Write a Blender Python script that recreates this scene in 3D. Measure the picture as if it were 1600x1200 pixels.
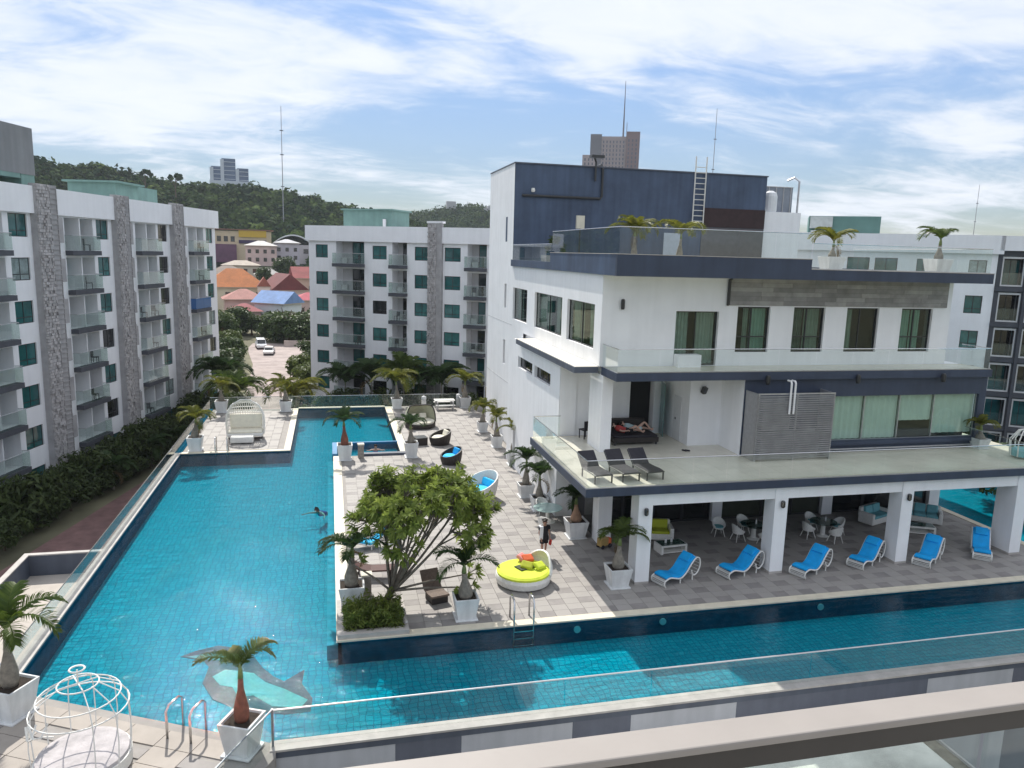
import bpy, bmesh, math, random
import numpy as np
from mathutils import Vector, Matrix, Euler
PI = math.pi
R = math.radians
random.seed(7)
for o in list(bpy.data.objects): bpy.data.objects.remove(o)
SC = bpy.context.scene
COL = SC.collection

# ------------------------------------------------------------------ camera
cam_d = bpy.data.cameras.new('camera')
cam_d.sensor_fit = 'HORIZONTAL'; cam_d.sensor_width = 36.0
cam_d.lens = 36.0 * 1182.81 / 1600.0
cam_d.clip_start = 0.05; cam_d.clip_end = 6000
cam = bpy.data.objects.new('camera', cam_d); COL.objects.link(cam)
cx = Vector((0.9726421, -0.2307102, 0.02720585)); cu = Vector((0.01307365, 0.17128592, 0.98513462))
cf = Vector((0.23194058, 0.95782772, -0.16961612))
cam.matrix_world = Matrix(((cx.x, cu.x, -cf.x, 0), (cx.y, cu.y, -cf.y, 0), (cx.z, cu.z, -cf.z, 13.0), (0, 0, 0, 1)))
SC.camera = cam

# ------------------------------------------------------------------ light
SUN_EL, SUN_AZ = 45.0, -8.5          # azimuth from +Y towards +X
sun_d = bpy.data.lights.new('sun', 'SUN'); sun_d.energy = 2.5; sun_d.angle = R(0.53); sun_d.color = (1.0, 0.955, 0.88)
sun = bpy.data.objects.new('sun', sun_d); COL.objects.link(sun)
sdir = Vector((math.sin(R(SUN_AZ)) * math.cos(R(SUN_EL)), math.cos(R(SUN_AZ)) * math.cos(R(SUN_EL)), math.sin(R(SUN_EL))))
sun.rotation_euler = sdir.to_track_quat('Z', 'Y').to_euler()
W = bpy.data.worlds.new('World'); SC.world = W; W.use_nodes = True
nt = W.node_tree; nt.nodes.clear(); N = nt.nodes.new; Lk = nt.links.new
wo = N('ShaderNodeOutputWorld'); bg = N('ShaderNodeBackground'); Lk(bg.outputs[0], wo.inputs[0])
sky = N('ShaderNodeTexSky'); sky.sky_type = 'NISHITA'; sky.sun_disc = False
sky.sun_elevation = R(SUN_EL); sky.sun_rotation = R(SUN_AZ); sky.air_density = 1.0; sky.dust_density = 0.0; sky.ozone_density = 1.6
tc = N('ShaderNodeTexCoord'); sep = N('ShaderNodeSeparateXYZ'); Lk(tc.outputs['Generated'], sep.inputs[0])
def mth(op, a, b=None, c=None):
    n = N('ShaderNodeMath'); n.operation = op
    for i, v in enumerate((a, b, c)):
        if v is None: continue
        if isinstance(v, (int, float)): n.inputs[i].default_value = v
        else: Lk(v, n.inputs[i])
    return n.outputs[0]
zz = mth('MAXIMUM', sep.outputs[2], 0.0); den = mth('ADD', zz, 0.16)
comb = N('ShaderNodeCombineXYZ'); Lk(mth('DIVIDE', sep.outputs[0], den), comb.inputs[0]); Lk(mth('DIVIDE', sep.outputs[1], den), comb.inputs[1])
mp = N('ShaderNodeMapping'); mp.inputs['Location'].default_value = (3.1, 0.4, 0.0); mp.inputs['Rotation'].default_value = (0, 0, R(24)); mp.inputs['Scale'].default_value = (0.62, 1.0, 1.0)
Lk(comb.outputs[0], mp.inputs[0])
n1 = N('ShaderNodeTexNoise'); n1.inputs['Scale'].default_value = 1.05; n1.inputs['Detail'].default_value = 9; n1.inputs['Roughness'].default_value = 0.58; n1.inputs['Distortion'].default_value = 0.5
Lk(mp.outputs[0], n1.inputs['Vector'])
n2 = N('ShaderNodeTexNoise'); n2.inputs['Scale'].default_value = 4.2; n2.inputs['Detail'].default_value = 7; n2.inputs['Roughness'].default_value = 0.62; n2.inputs['Distortion'].default_value = 0.9
Lk(mp.outputs[0], n2.inputs['Vector'])
dens = mth('ADD', mth('MULTIPLY', n1.outputs[0], 0.74), mth('MULTIPLY', n2.outputs[0], 0.26))
lift = mth('MULTIPLY', mth('MINIMUM', zz, 0.45), 0.42)          # thinner cloud low over the horizon, all round
dens = mth('ADD', dens, lift)
cr = N('ShaderNodeMapRange'); cr.interpolation_type = 'SMOOTHERSTEP'
cr.inputs['From Min'].default_value = 0.46; cr.inputs['From Max'].default_value = 0.68
Lk(dens, cr.inputs['Value'])
cloudc = N('ShaderNodeMixRGB'); Lk(n2.outputs[0], cloudc.inputs[0])
CLOUD = 2.95
cloudc.inputs[1].default_value = (0.80 * CLOUD, 0.88 * CLOUD, 1.02 * CLOUD, 1); cloudc.inputs[2].default_value = (1.06 * CLOUD, 1.08 * CLOUD, 1.13 * CLOUD, 1)
hs = N('ShaderNodeHueSaturation'); hs.inputs['Saturation'].default_value = 1.05; hs.inputs['Value'].default_value = 1.0
bw = N('ShaderNodeRGBToBW'); Lk(sky.outputs[0], bw.inputs[0])                       # keep the glare round the sun within a camera's range
vs = N('ShaderNodeVectorMath'); vs.operation = 'SCALE'; Lk(sky.outputs[0], vs.inputs[0]); Lk(mth('DIVIDE', 1.95, mth('ADD', bw.outputs[0], 1.0)), vs.inputs['Scale']); Lk(vs.outputs[0], hs.inputs['Color'])
mxs = N('ShaderNodeMixRGB'); Lk(mth('MULTIPLY', cr.outputs[0], 0.93), mxs.inputs[0]); hz_ = N('ShaderNodeMixRGB'); hz_.blend_type = 'MULTIPLY'; hz_.inputs[0].default_value = 1; hz_.inputs[2].default_value = (0.97, 0.965, 1.06, 1); Lk(hs.outputs[0], hz_.inputs[1]); Lk(hz_.outputs[0], mxs.inputs[1]); Lk(cloudc.outputs[0], mxs.inputs[2])
Lk(mxs.outputs[0], bg.inputs[0]); bg.inputs[1].default_value = 0.15
SC.view_settings.view_transform = 'Standard'; SC.view_settings.look = 'None'; SC.view_settings.gamma = 1.0
SC.view_settings.exposure = 1.15; SC.view_settings.use_curve_mapping = False
SC.render.engine = 'CYCLES'
cy = SC.cycles
cy.max_bounces = 8; cy.diffuse_bounces = 4; cy.glossy_bounces = 3; cy.transmission_bounces = 4; cy.transparent_max_bounces = 14
cy.use_denoising = True; cy.caustics_reflective = False; cy.caustics_refractive = False; cy.sample_clamp_indirect = 6

# ------------------------------------------------------------------ materials
MATS = {}
def M(name, col, rough=0.6, var=0.06, scale=3.0, bump=0.0, bscale=40.0, metal=0.0, spec=0.4, streak=0.0, coat=0.0, trans=0.0):
    if name in MATS: return MATS[name]
    m = bpy.data.materials.new(name); m.use_nodes = True; t = m.node_tree; nd = t.nodes; p = nd['Principled BSDF']
    p.inputs['Roughness'].default_value = rough; p.inputs['Metallic'].default_value = metal
    p.inputs['Specular IOR Level'].default_value = spec
    if coat: p.inputs['Coat Weight'].default_value = coat; p.inputs['Coat Roughness'].default_value = 0.08
    tcn = nd.new('ShaderNodeTexCoord'); geo = nd.new('ShaderNodeNewGeometry')
    ns = nd.new('ShaderNodeTexNoise'); ns.inputs['Scale'].default_value = scale; ns.inputs['Detail'].default_value = 5; ns.inputs['Roughness'].default_value = 0.6
    t.links.new(geo.outputs['Position'], ns.inputs['Vector'])
    mr = nd.new('ShaderNodeMapRange'); mr.inputs['From Min'].default_value = 0.3; mr.inputs['From Max'].default_value = 0.7
    mr.inputs['To Min'].default_value = 1 - var * 1.6; mr.inputs['To Max'].default_value = 1 + var
    t.links.new(ns.outputs[0], mr.inputs['Value']); fac = mr.outputs[0]
    if streak:
        mpn = nd.new('ShaderNodeMapping'); mpn.inputs['Scale'].default_value = (1.7, 1.7, 0.10); t.links.new(geo.outputs['Position'], mpn.inputs[0])
        n2_ = nd.new('ShaderNodeTexNoise'); n2_.inputs['Scale'].default_value = 1.6; n2_.inputs['Detail'].default_value = 6; t.links.new(mpn.outputs[0], n2_.inputs['Vector'])
        m2_ = nd.new('ShaderNodeMapRange'); m2_.inputs['From Min'].default_value = 0.35; m2_.inputs['From Max'].default_value = 0.62
        m2_.inputs['To Min'].default_value = 1 - streak; m2_.inputs['To Max'].default_value = 1.0; t.links.new(n2_.outputs[0], m2_.inputs['Value'])
        mm = nd.new('ShaderNodeMath'); mm.operation = 'MULTIPLY'; t.links.new(fac, mm.inputs[0]); t.links.new(m2_.outputs[0], mm.inputs[1]); fac = mm.outputs[0]
    vm = nd.new('ShaderNodeVectorMath'); vm.operation = 'SCALE'; vm.inputs[0].default_value = col; t.links.new(fac, vm.inputs['Scale'])
    t.links.new(vm.outputs[0], p.inputs['Base Color'])
    if bump:
        nb = nd.new('ShaderNodeTexNoise'); nb.inputs['Scale'].default_value = bscale; nb.inputs['Detail'].default_value = 3; t.links.new(geo.outputs['Position'], nb.inputs['Vector'])
        bp = nd.new('ShaderNodeBump'); bp.inputs['Strength'].default_value = bump; bp.inputs['Distance'].default_value = 0.02; t.links.new(nb.outputs[0], bp.inputs['Height']); t.links.new(bp.outputs[0], p.inputs['Normal'])
    if trans:
        out = nd['Material Output']; tl = nd.new('ShaderNodeBsdfTranslucent'); mx = nd.new('ShaderNodeMixShader'); mx.inputs[0].default_value = trans
        t.links.new(vm.outputs[0], tl.inputs[0]); t.links.new(p.outputs[0], mx.inputs[1]); t.links.new(tl.outputs[0], mx.inputs[2]); t.links.new(mx.outputs[0], out.inputs[0])
    MATS[name] = m; return m
def leafmat(name, dark, light, scale=1.4, trans=0.35, rough=0.55, spec=0.3):
    if name in MATS: return MATS[name]
    m = bpy.data.materials.new(name); m.use_nodes = True; t = m.node_tree; nd = t.nodes; p = nd['Principled BSDF']; p.inputs['Roughness'].default_value = rough; p.inputs['Specular IOR Level'].default_value = spec
    geo = nd.new('ShaderNodeNewGeometry'); ns = nd.new('ShaderNodeTexNoise'); ns.inputs['Scale'].default_value = scale; ns.inputs['Detail'].default_value = 4
    t.links.new(geo.outputs['Position'], ns.inputs['Vector'])
    ad = nd.new('ShaderNodeMath'); ad.operation = 'MULTIPLY_ADD'; t.links.new(geo.outputs['Random Per Island'], ad.inputs[0]); ad.inputs[1].default_value = 0.45; 
    sb = nd.new('ShaderNodeMath'); sb.operation = 'MULTIPLY_ADD'; t.links.new(ns.outputs[0], sb.inputs[0]); sb.inputs[1].default_value = 1.5; sb.inputs[2].default_value = -0.48; t.links.new(sb.outputs[0], ad.inputs[2])
    ad.use_clamp = True
    mx = nd.new('ShaderNodeMixRGB'); mx.inputs[1].default_value = (*dark, 1); mx.inputs[2].default_value = (*light, 1); t.links.new(ad.outputs[0], mx.inputs[0])
    t.links.new(mx.outputs[0], p.inputs['Base Color'])
    tl = nd.new('ShaderNodeBsdfTranslucent'); t.links.new(mx.outputs[0], tl.inputs[0]); ms = nd.new('ShaderNodeMixShader'); ms.inputs[0].default_value = trans
    t.links.new(p.outputs[0], ms.inputs[1]); t.links.new(tl.outputs[0], ms.inputs[2]); t.links.new(ms.outputs[0], nd['Material Output'].inputs[0])
    MATS[name] = m; return m
def attr_leaf(name, dark, light):
    m = leafmat(name, dark, light, 0.2, 0.2, 0.9, 0.05); t = m.node_tree; nd = t.nodes
    at = nd.new('ShaderNodeAttribute'); at.attribute_name = 'tint'
    for n in nd:
        if n.type == 'MIX_RGB': mix = n
    src = mix.inputs[0].links[0].from_socket; ad = nd.new('ShaderNodeMath'); ad.operation = 'MULTIPLY_ADD'; ad.inputs[1].default_value = 0.35; ad.use_clamp = True
    t.links.new(src, ad.inputs[0]); t.links.new(at.outputs['Fac'], ad.inputs[2]); t.links.new(ad.outputs[0], mix.inputs[0]); return m
def glassmat(name, tint, gloss=1.0, rough=0.02, ior=1.45, film=0.0, filmcol=(0.5, 0.65, 0.62)):
    m = bpy.data.materials.new(name); m.use_nodes = True; t = m.node_tree; nd = t.nodes; nd.remove(nd['Principled BSDF'])
    tr = nd.new('ShaderNodeBsdfTransparent'); tr.inputs[0].default_value = (*tint, 1)
    gl = nd.new('ShaderNodeBsdfGlossy'); gl.inputs['Roughness'].default_value = rough; gl.inputs[0].default_value = (gloss, gloss, gloss, 1)
    fr = nd.new('ShaderNodeFresnel'); gq = nd.new('ShaderNodeNewGeometry'); io = nd.new('ShaderNodeMix'); io.inputs[2].default_value = ior; io.inputs[3].default_value = 1 / ior   # exit face of the sheet mirrors like its entry face
    t.links.new(gq.outputs['Backfacing'], io.inputs[0]); t.links.new(io.outputs[0], fr.inputs[0])
    base = tr.outputs[0]
    if film:
        df = nd.new('ShaderNodeBsdfDiffuse'); df.inputs[0].default_value = (*filmcol, 1); m2 = nd.new('ShaderNodeMixShader'); m2.inputs[0].default_value = film
        t.links.new(base, m2.inputs[1]); t.links.new(df.outputs[0], m2.inputs[2]); base = m2.outputs[0]
    mx = nd.new('ShaderNodeMixShader'); t.links.new(fr.outputs[0], mx.inputs[0]); t.links.new(base, mx.inputs[1]); t.links.new(gl.outputs[0], mx.inputs[2])
    t.links.new(mx.outputs[0], nd['Material Output'].inputs[0]); MATS[name] = m; return m

WHITE = M('white_render', (0.87, 0.875, 0.89), 0.75, 0.03, 0.8, streak=0.05)
WHITE2 = M('white_apartment_render', (0.86, 0.865, 0.885), 0.8, 0.03, 0.5, streak=0.04)
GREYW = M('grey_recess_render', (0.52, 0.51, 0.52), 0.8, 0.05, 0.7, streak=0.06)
NAVY = M('navy_painted_wall', (0.040, 0.056, 0.096), 0.55, 0.12, 0.9, streak=0.18, spec=0.5)
NAVY2 = M('navy_weathered_wall', (0.066, 0.098, 0.165), 0.6, 0.14, 0.7, streak=0.22)
SLATE = M('slate_painted_wall', (0.10, 0.115, 0.15), 0.6, 0.10, 0.9, streak=0.15)
SLABD = M('dark_grey_slab', (0.075, 0.08, 0.095), 0.7, 0.1, 2)
FRAME = M('dark_aluminium', (0.03, 0.032, 0.035), 0.35, 0.05, 4, spec=0.5)
ALU = M('brushed_aluminium', (0.50, 0.50, 0.51), 0.4, 0.08, 6, metal=0.7)
STEEL = M('stainless_steel', (0.62, 0.62, 0.62), 0.18, 0.04, 6, metal=1.0)
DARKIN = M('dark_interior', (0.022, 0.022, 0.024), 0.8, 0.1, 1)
STONE = M('grey_stacked_stone', (0.46, 0.44, 0.44), 0.9, 0.26, 2.9, bump=0.4, bscale=18)
STONEP = M('grey_stone_panel', (0.38, 0.37, 0.375), 0.85, 0.14, 1.4)
TEALG = M('teal_window_glass', (0.022, 0.115, 0.115), 0.06, 0.25, 0.9, spec=0.9)
TEALG2 = M('pale_teal_window_glass', (0.05, 0.18, 0.175), 0.06, 0.30, 0.9, spec=0.9)
DARKG = M('dark_window_glass', (0.010, 0.012, 0.014), 0.05, 0.2, 1, spec=0.9)
CURT = M('pale_curtain', (0.40, 0.44, 0.42), 0.9, 0.10, 3)
CREAMT = M('cream_terrace_tile', (0.70, 0.665, 0.56), 0.22, 0.06, 1.1, spec=0.5)
TILE_L = M('warm_paving_tile', (0.325, 0.303, 0.280), 0.65, 0.03, 1.1, bump=0.1)
TILE_D = M('dark_paving_tile', (0.250, 0.230, 0.217), 0.65, 0.12, 1.3, bump=0.1)
GROUT = M('deck_grout', (0.300, 0.278, 0.256), 0.8, 0.08, 2)
COPING = M('cream_coping', (0.66, 0.60, 0.47), 0.6, 0.08, 2)
COPGREY = M('grey_coping', (0.46, 0.43, 0.40), 0.7, 0.10, 2, streak=0.08)
PLANTW = M('white_planter', (0.74, 0.75, 0.75), 0.6, 0.06, 2.5, streak=0.2)
SOIL = M('dark_soil', (0.035, 0.025, 0.018), 0.95, 0.35, 9, bump=0.8)
BARK = M('grey_bark', (0.19, 0.165, 0.135), 0.9, 0.25, 6, bump=0.5, bscale=25)
BARKD = M('brown_bark', (0.11, 0.075, 0.05), 0.9, 0.25, 5, bump=0.5, bscale=20)
PALMT = M('grey_palm_trunk', (0.24, 0.215, 0.18), 0.85, 0.22, 7, bump=0.4, bscale=22)
PALMR = M('rusty_palm_trunk', (0.23, 0.085, 0.055), 0.8, 0.2, 6, bump=0.3)
SHAFT = M('green_crownshaft', (0.16, 0.21, 0.07), 0.5, 0.2, 6)
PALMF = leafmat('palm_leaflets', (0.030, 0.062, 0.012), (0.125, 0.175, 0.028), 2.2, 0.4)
PALMY = leafmat('yellow_green_palm_leaflets', (0.07, 0.10, 0.015), (0.26, 0.25, 0.04), 2.2, 0.45)  # leaflets of the yellow-green palms
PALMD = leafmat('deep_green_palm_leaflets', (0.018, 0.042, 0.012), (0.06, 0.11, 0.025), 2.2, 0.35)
FRANG = leafmat('frangipani_leaves', (0.08, 0.13, 0.025), (0.36, 0.43, 0.09), 1.6, 0.5)
BROAD = leafmat('broad_leaves', (0.022, 0.046, 0.014), (0.085, 0.125, 0.032), 0.7, 0.3)
BROAD2 = leafmat('light_broad_leaves', (0.04, 0.07, 0.016), (0.15, 0.19, 0.04), 0.7, 0.35)
SHRUBL = leafmat('shrub_leaves', (0.020, 0.038, 0.012), (0.085, 0.115, 0.028), 1.2, 0.3)
HEDGEL = leafmat('hedge_leaves', (0.045, 0.08, 0.015), (0.22, 0.27, 0.05), 2.0, 0.35)
FORESTL = attr_leaf('forest_leaves', (0.010, 0.034, 0.011), (0.115, 0.165, 0.042))
CURTG = M('curtained_window_glass', (0.26, 0.33, 0.33), 0.08, 0.25, 2.5, spec=0.8)
PALMB = leafmat('dry_palm_leaflets', (0.12, 0.075, 0.03), (0.26, 0.18, 0.08), 2.2, 0.3)
WICKW = M('white_wicker', (0.76, 0.75, 0.71), 0.6, 0.06, 12, bump=0.3, bscale=60)
WICKD = M('dark_wicker', (0.030, 0.024, 0.022), 0.55, 0.15, 12, bump=0.4, bscale=60)
BLUE = M('blue_cushion', (0.004, 0.36, 0.80), 0.75, 0.10, 3)
SKYB = M('turquoise_cushion', (0.02, 0.50, 0.85), 0.75, 0.10, 3)
TURQ = M('muted_turquoise_cushion', (0.16, 0.42, 0.47), 0.85, 0.08, 3)
YELL = M('lime_cushion', (0.64, 0.74, 0.06), 0.8, 0.08, 3)
LIME = M('olive_lime_cushion', (0.42, 0.46, 0.03), 0.8, 0.08, 3)
OFFW = M('off_white_cushion', (0.78, 0.74, 0.62), 0.85, 0.06, 3)
ORANGE = M('orange_cushion', (0.80, 0.16, 0.06), 0.8, 0.1, 3)
PINKC = M('pink_cushion', (0.80, 0.32, 0.30), 0.8, 0.1, 3)
BLACKF = M('black_sling_fabric', (0.024, 0.022, 0.030), 0.7, 0.15, 6)
BROWNW = M('brown_wicker', (0.16, 0.115, 0.09), 0.7, 0.2, 12, bump=0.4, bscale=60)
GLASS_R = glassmat('green_rail_glass', (0.962, 0.987, 0.978), 0.85, film=0.006, filmcol=(0.55, 0.70, 0.66))
GLASS_F = glassmat('balcony_rail_glass', (0.90, 0.94, 0.925), 1.0, film=0.04, filmcol=(0.50, 0.60, 0.57))
GLASS_W = glassmat('window_pane_glass', (0.80, 0.88, 0.84), 1.0, ior=1.5)
GLASS_B = glassmat('blue_banner_glass', (0.2, 0.4, 0.7), 0.9, film=0.6, filmcol=(0.08, 0.22, 0.50))
GLASS_T = glassmat('table_glass', (0.5, 0.6, 0.58), 1.0)

# ------------------------------------------------------------------ mesh helpers
class MB:
    def __init__(s): s.v = []; s.f = []; s.m = []; s.cm = 0
    def add(s, vs, fs):
        b = len(s.v); s.v += [tuple(x) for x in vs]
        for f in fs: s.f.append(tuple(i + b for i in f)); s.m.append(s.cm)
        return s
    def box(s, x0, x1, y0, y1, z0, z1):
        return s.add([(x0, y0, z0), (x1, y0, z0), (x1, y1, z0), (x0, y1, z0), (x0, y0, z1), (x1, y0, z1), (x1, y1, z1), (x0, y1, z1)],
                     [(3, 2, 1, 0), (4, 5, 6, 7), (0, 1, 5, 4), (1, 2, 6, 5), (2, 3, 7, 6), (3, 0, 4, 7)])
    def obox(s, c, sx, sy, sz, rz=0.0, rx=0.0, ry=0.0):
        E_ = Euler((rx, ry, rz)).to_matrix(); c = Vector(c)
        vs = [c + E_ @ Vector((x * sx / 2, y * sy / 2, z * sz / 2)) for z in (-1, 1) for x, y in ((-1, -1), (1, -1), (1, 1), (-1, 1))]
        return s.add(vs, [(3, 2, 1, 0), (4, 5, 6, 7), (0, 1, 5, 4), (1, 2, 6, 5), (2, 3, 7, 6), (3, 0, 4, 7)])
    def quad(s, a, b, c, d): return s.add([a, b, c, d], [(0, 1, 2, 3)])
    def tube(s, pts, r, n=6, cap=True, closed=False):
        pts = [Vector(p) for p in pts]; k = len(pts); rs = r if isinstance(r, (list, tuple)) else [r] * k
        vs = []; prev = None
        for i, p in enumerate(pts):
            if closed: t = pts[(i + 1) % k] - pts[i - 1]
            else: t = pts[min(i + 1, k - 1)] - pts[max(i - 1, 0)]
            t = t.normalized() if t.length > 1e-9 else Vector((0, 0, 1))
            if prev is None:
                a = Vector((0, 0, 1)) if abs(t.z) < 0.9 else Vector((1, 0, 0)); u = t.cross(a).normalized()
            else:
                u = (prev - t * prev.dot(t)); u = u.normalized() if u.length > 1e-6 else t.orthogonal().normalized()
            prev = u; w = t.cross(u)
            for j in range(n):
                an = 2 * PI * j / n; vs.append(p + (u * math.cos(an) + w * math.sin(an)) * rs[i])
        fs = []
        for i in range(k if closed else k - 1):
            i2 = (i + 1) % k
            for j in range(n): fs.append((i * n + j, i * n + (j + 1) % n, i2 * n + (j + 1) % n, i2 * n + j))
        if cap and not closed: fs.append(tuple(range(n - 1, -1, -1))); fs.append(tuple((k - 1) * n + j for j in range(n)))
        return s.add(vs, fs)
    def lathe(s, prof, n=14, c=(0, 0, 0), sx=1.0, sy=1.0, capb=True, capt=True):
        vs = [(c[0] + r * math.cos(2 * PI * j / n) * sx, c[1] + r * math.sin(2 * PI * j / n) * sy, c[2] + z) for r, z in prof for j in range(n)]
        fs = [(i * n + j, i * n + (j + 1) % n, (i + 1) * n + (j + 1) % n, (i + 1) * n + j) for i in range(len(prof) - 1) for j in range(n)]
        if capb: fs.append(tuple(range(n - 1, -1, -1)))
        if capt: fs.append(tuple((len(prof) - 1) * n + j for j in range(n)))
        return s.add(vs, fs)
    def prism(s, poly, z0, z1):
        n = len(poly); vs = [(x, y, z0) for x, y in poly] + [(x, y, z1) for x, y in poly]
        return s.add(vs, [tuple(range(n - 1, -1, -1)), tuple(range(n, 2 * n))] + [(i, (i + 1) % n, n + (i + 1) % n, n + i) for i in range(n)])
    def sheet(s, rows):
        nc = len(rows[0]); vs = [p for r in rows for p in r]
        return s.add(vs, [(i * nc + j, i * nc + j + 1, (i + 1) * nc + j + 1, (i + 1) * nc + j) for i in range(len(rows) - 1) for j in range(nc - 1)])
    def mesh(s, name, mats, smooth=False):
        me = bpy.data.meshes.new(name); me.from_pydata(s.v, [], s.f)
        if not isinstance(mats, (list, tuple)): mats = [mats]
        for m in mats: me.materials.append(m)
        if len(mats) > 1: me.polygons.foreach_set('material_index', s.m)
        if smooth: me.polygons.foreach_set('use_smooth', [True] * len(me.polygons))
        me.update(); return me
    def build(s, name, mats, parent=None, smooth=False, loc=None, rz=0.0, bevel=0.0):
        return obj(name, s.mesh(name, mats, smooth), parent, loc, rz, bevel)
def obj(name, me, parent=None, loc=None, rz=0.0, bevel=0.0):
    o = bpy.data.objects.new(name, me); COL.objects.link(o)
    if parent: o.parent = parent
    if loc is not None: o.location = loc
    if rz: o.rotation_euler = (0, 0, rz)
    if bevel:
        b = o.modifiers.new('bevel', 'BEVEL'); b.width = bevel; b.segments = 2; b.limit_method = 'ANGLE'
    return o
def tag(o, label=None, cat=None, group=None, kind=None):
    if label: o['label'] = label
    if cat: o['category'] = cat
    if group: o['group'] = group
    if kind: o['kind'] = kind
    return o
def thing(name, label, cat, loc=(0, 0, 0), rz=0.0, group=None):
    o = bpy.data.objects.new(name, None); o.empty_display_size = 0.2; COL.objects.link(o); o.location = loc; o.rotation_euler = (0, 0, rz)
    return tag(o, label, cat, group)
def kids(o): return [c for c in bpy.data.objects if c.parent == o]
def copy_thing(o, loc, rz, label, scale=1.0):
    ch = {}
    for c in bpy.data.objects:
        if c.parent: ch.setdefault(c.parent.name, []).append(c)
    def rec(x, par):
        n = x.copy(); COL.objects.link(n)
        if par: n.parent = par
        for k in ch.get(x.name, []): rec(k, n)
        return n
    r = rec(o, None); r.location = loc; r.rotation_euler = (0, 0, rz); r.scale = (scale,) * 3
    r['label'] = label; return r
def np_mesh(name, V, F, mat, mats=None, mi=None, smooth=False):
    V = np.asarray(V, np.float32); F = np.asarray(F, np.int32); k = F.shape[1]
    me = bpy.data.meshes.new(name); me.vertices.add(len(V)); me.vertices.foreach_set('co', V.ravel())
    me.loops.add(F.size); me.loops.foreach_set('vertex_index', F.ravel()); me.polygons.add(len(F))
    me.polygons.foreach_set('loop_start', np.arange(0, F.size, k, dtype=np.int32)); me.polygons.foreach_set('loop_total', np.full(len(F), k, np.int32))
    for m in (mats or [mat]): me.materials.append(m)
    if mi is not None: me.polygons.foreach_set('material_index', np.asarray(mi, np.int32))
    if smooth: me.polygons.foreach_set('use_smooth', np.ones(len(F), bool))
    me.update(calc_edges=True); return me
def leaf_quads(rng, P, Nrm, L, Wd, tilt=0.6):
    """one pointed leaf (kite quad) per point, lying roughly across Nrm"""
    n = len(P); Nrm = Nrm + rng.normal(0, tilt, (n, 3)); Nrm /= np.linalg.norm(Nrm, axis=1)[:, None] + 1e-9
    a = rng.normal(0, 1, (n, 3)); a -= Nrm * (a * Nrm).sum(1)[:, None]; a /= np.linalg.norm(a, axis=1)[:, None] + 1e-9
    b = np.cross(Nrm, a); s = rng.uniform(0.7, 1.3, n)[:, None]
    V = np.stack([P - a * L * s * .5, P + b * Wd * s * .5 + a * L * s * .05, P + a * L * s * .5 - Nrm * L * .12, P - b * Wd * s * .5 + a * L * s * .05], 1).reshape(-1, 3)
    return V, np.arange(n * 4).reshape(-1, 4)
def crown_mesh(name, seed, rad, nblob, nleaf, L, Wd, mat, fill=0.25, flat=0.0):
    rng = np.random.default_rng(seed); rad = np.array(rad)
    d = rng.normal(0, 1, (nblob, 3)); d /= np.linalg.norm(d, axis=1)[:, None]; d[:, 2] = np.where(d[:, 2] < -0.5, -d[:, 2], d[:, 2])
    c = d * rad * rng.uniform(0.45, 0.8, (nblob, 1)); br = rng.uniform(0.28, 0.48, nblob) * rad.min() 
    which = rng.integers(0, nblob, nleaf); u = rng.normal(0, 1, (nleaf, 3)); u /= np.linalg.norm(u, axis=1)[:, None]
    rr = np.where(rng.uniform(0, 1, nleaf) < fill, rng.uniform(0.3, 1, nleaf), rng.uniform(0.85, 1.12, nleaf))
    P = c[which] + u * (br[which] * rr)[:, None] * np.array([1.15, 1.15, 0.9])
    V, F = leaf_quads(rng, P, u * 0.7 + np.array([0, 0, 0.5]), L, Wd, 0.55)
    return np_mesh(name, V, F, mat)
# ------------------------------------------------------------------ the ground and the pool
def struct(name, mb, mat, parent=None): 
    o = mb.build(name, mat, parent)
    if not parent: o['kind'] = 'structure'
    return o
GZ = -4.6
GRASSG = M('dry_ground', (0.16, 0.15, 0.09), 0.95, 0.3, 0.12, bump=0.4, bscale=3)
struct('ground', MB().box(-3000, 3000, -400, 4000, GZ - 0.4, GZ), GRASSG)
ROADM = M('pink_concrete_road', (0.35, 0.285, 0.262), 0.85, 0.2, 0.5, streak=0.0)
rd = MB(); rp = [(-14.2, 138), (-11.5, 119), (-10.2, 97), (-9.0, 84), (-8, 66), (4, 66), (4, 82), (-1.8, 84), (-2.2, 97), (-1.5, 105), (-3.5, 122), (2, 140), (2, 146), (-14, 146)]
rd.prism(rp, GZ, GZ + 0.03); struct('road', rd, ROADM)
REDP = M('red_brick_paving', (0.20, 0.115, 0.105), 0.9, 0.2, 1.0, bump=0.3)
rp_ = MB(); rp_.quad((-18.4, 30, GZ + .02), (-10.0, 30, GZ + .02), (-10.0, 62, GZ + .02), (-10.0, 62, GZ + .02)) ; rp_ = MB()
rp_.prism([(-20.6, 30), (-9.7, 30), (-9.7, 70), (-11.4, 70)], GZ, GZ + 0.02); struct('brick_path', rp_, REDP)
# podium body under the deck (the deck tiles lie on it)
pod = MB()
pod.box(0.12, 32.1, 24.27, 48.0, GZ, -0.04); pod.box(4.4, 32.1, 48.0, 63.6, GZ, -0.05); pod.box(-9.6, -2.72, 49.82, 63.6, GZ, -0.045)
pod.box(0.12, 4.4, 48.0, 48.1, GZ, -0.06)
deck = pod.build('pool_deck', GROUT); deck['kind'] = 'structure'
nl = MB(); nl.prism([(-13.0, 24.2), (-9.32, 23.12), (-1.55, 19.1), (-1.55, 18.55), (-5.2, 12.0), (-13.0, 12.0)], GZ, -0.03)
near_deck = nl.build('near_deck', GROUT); near_deck['kind'] = 'structure'
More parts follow.
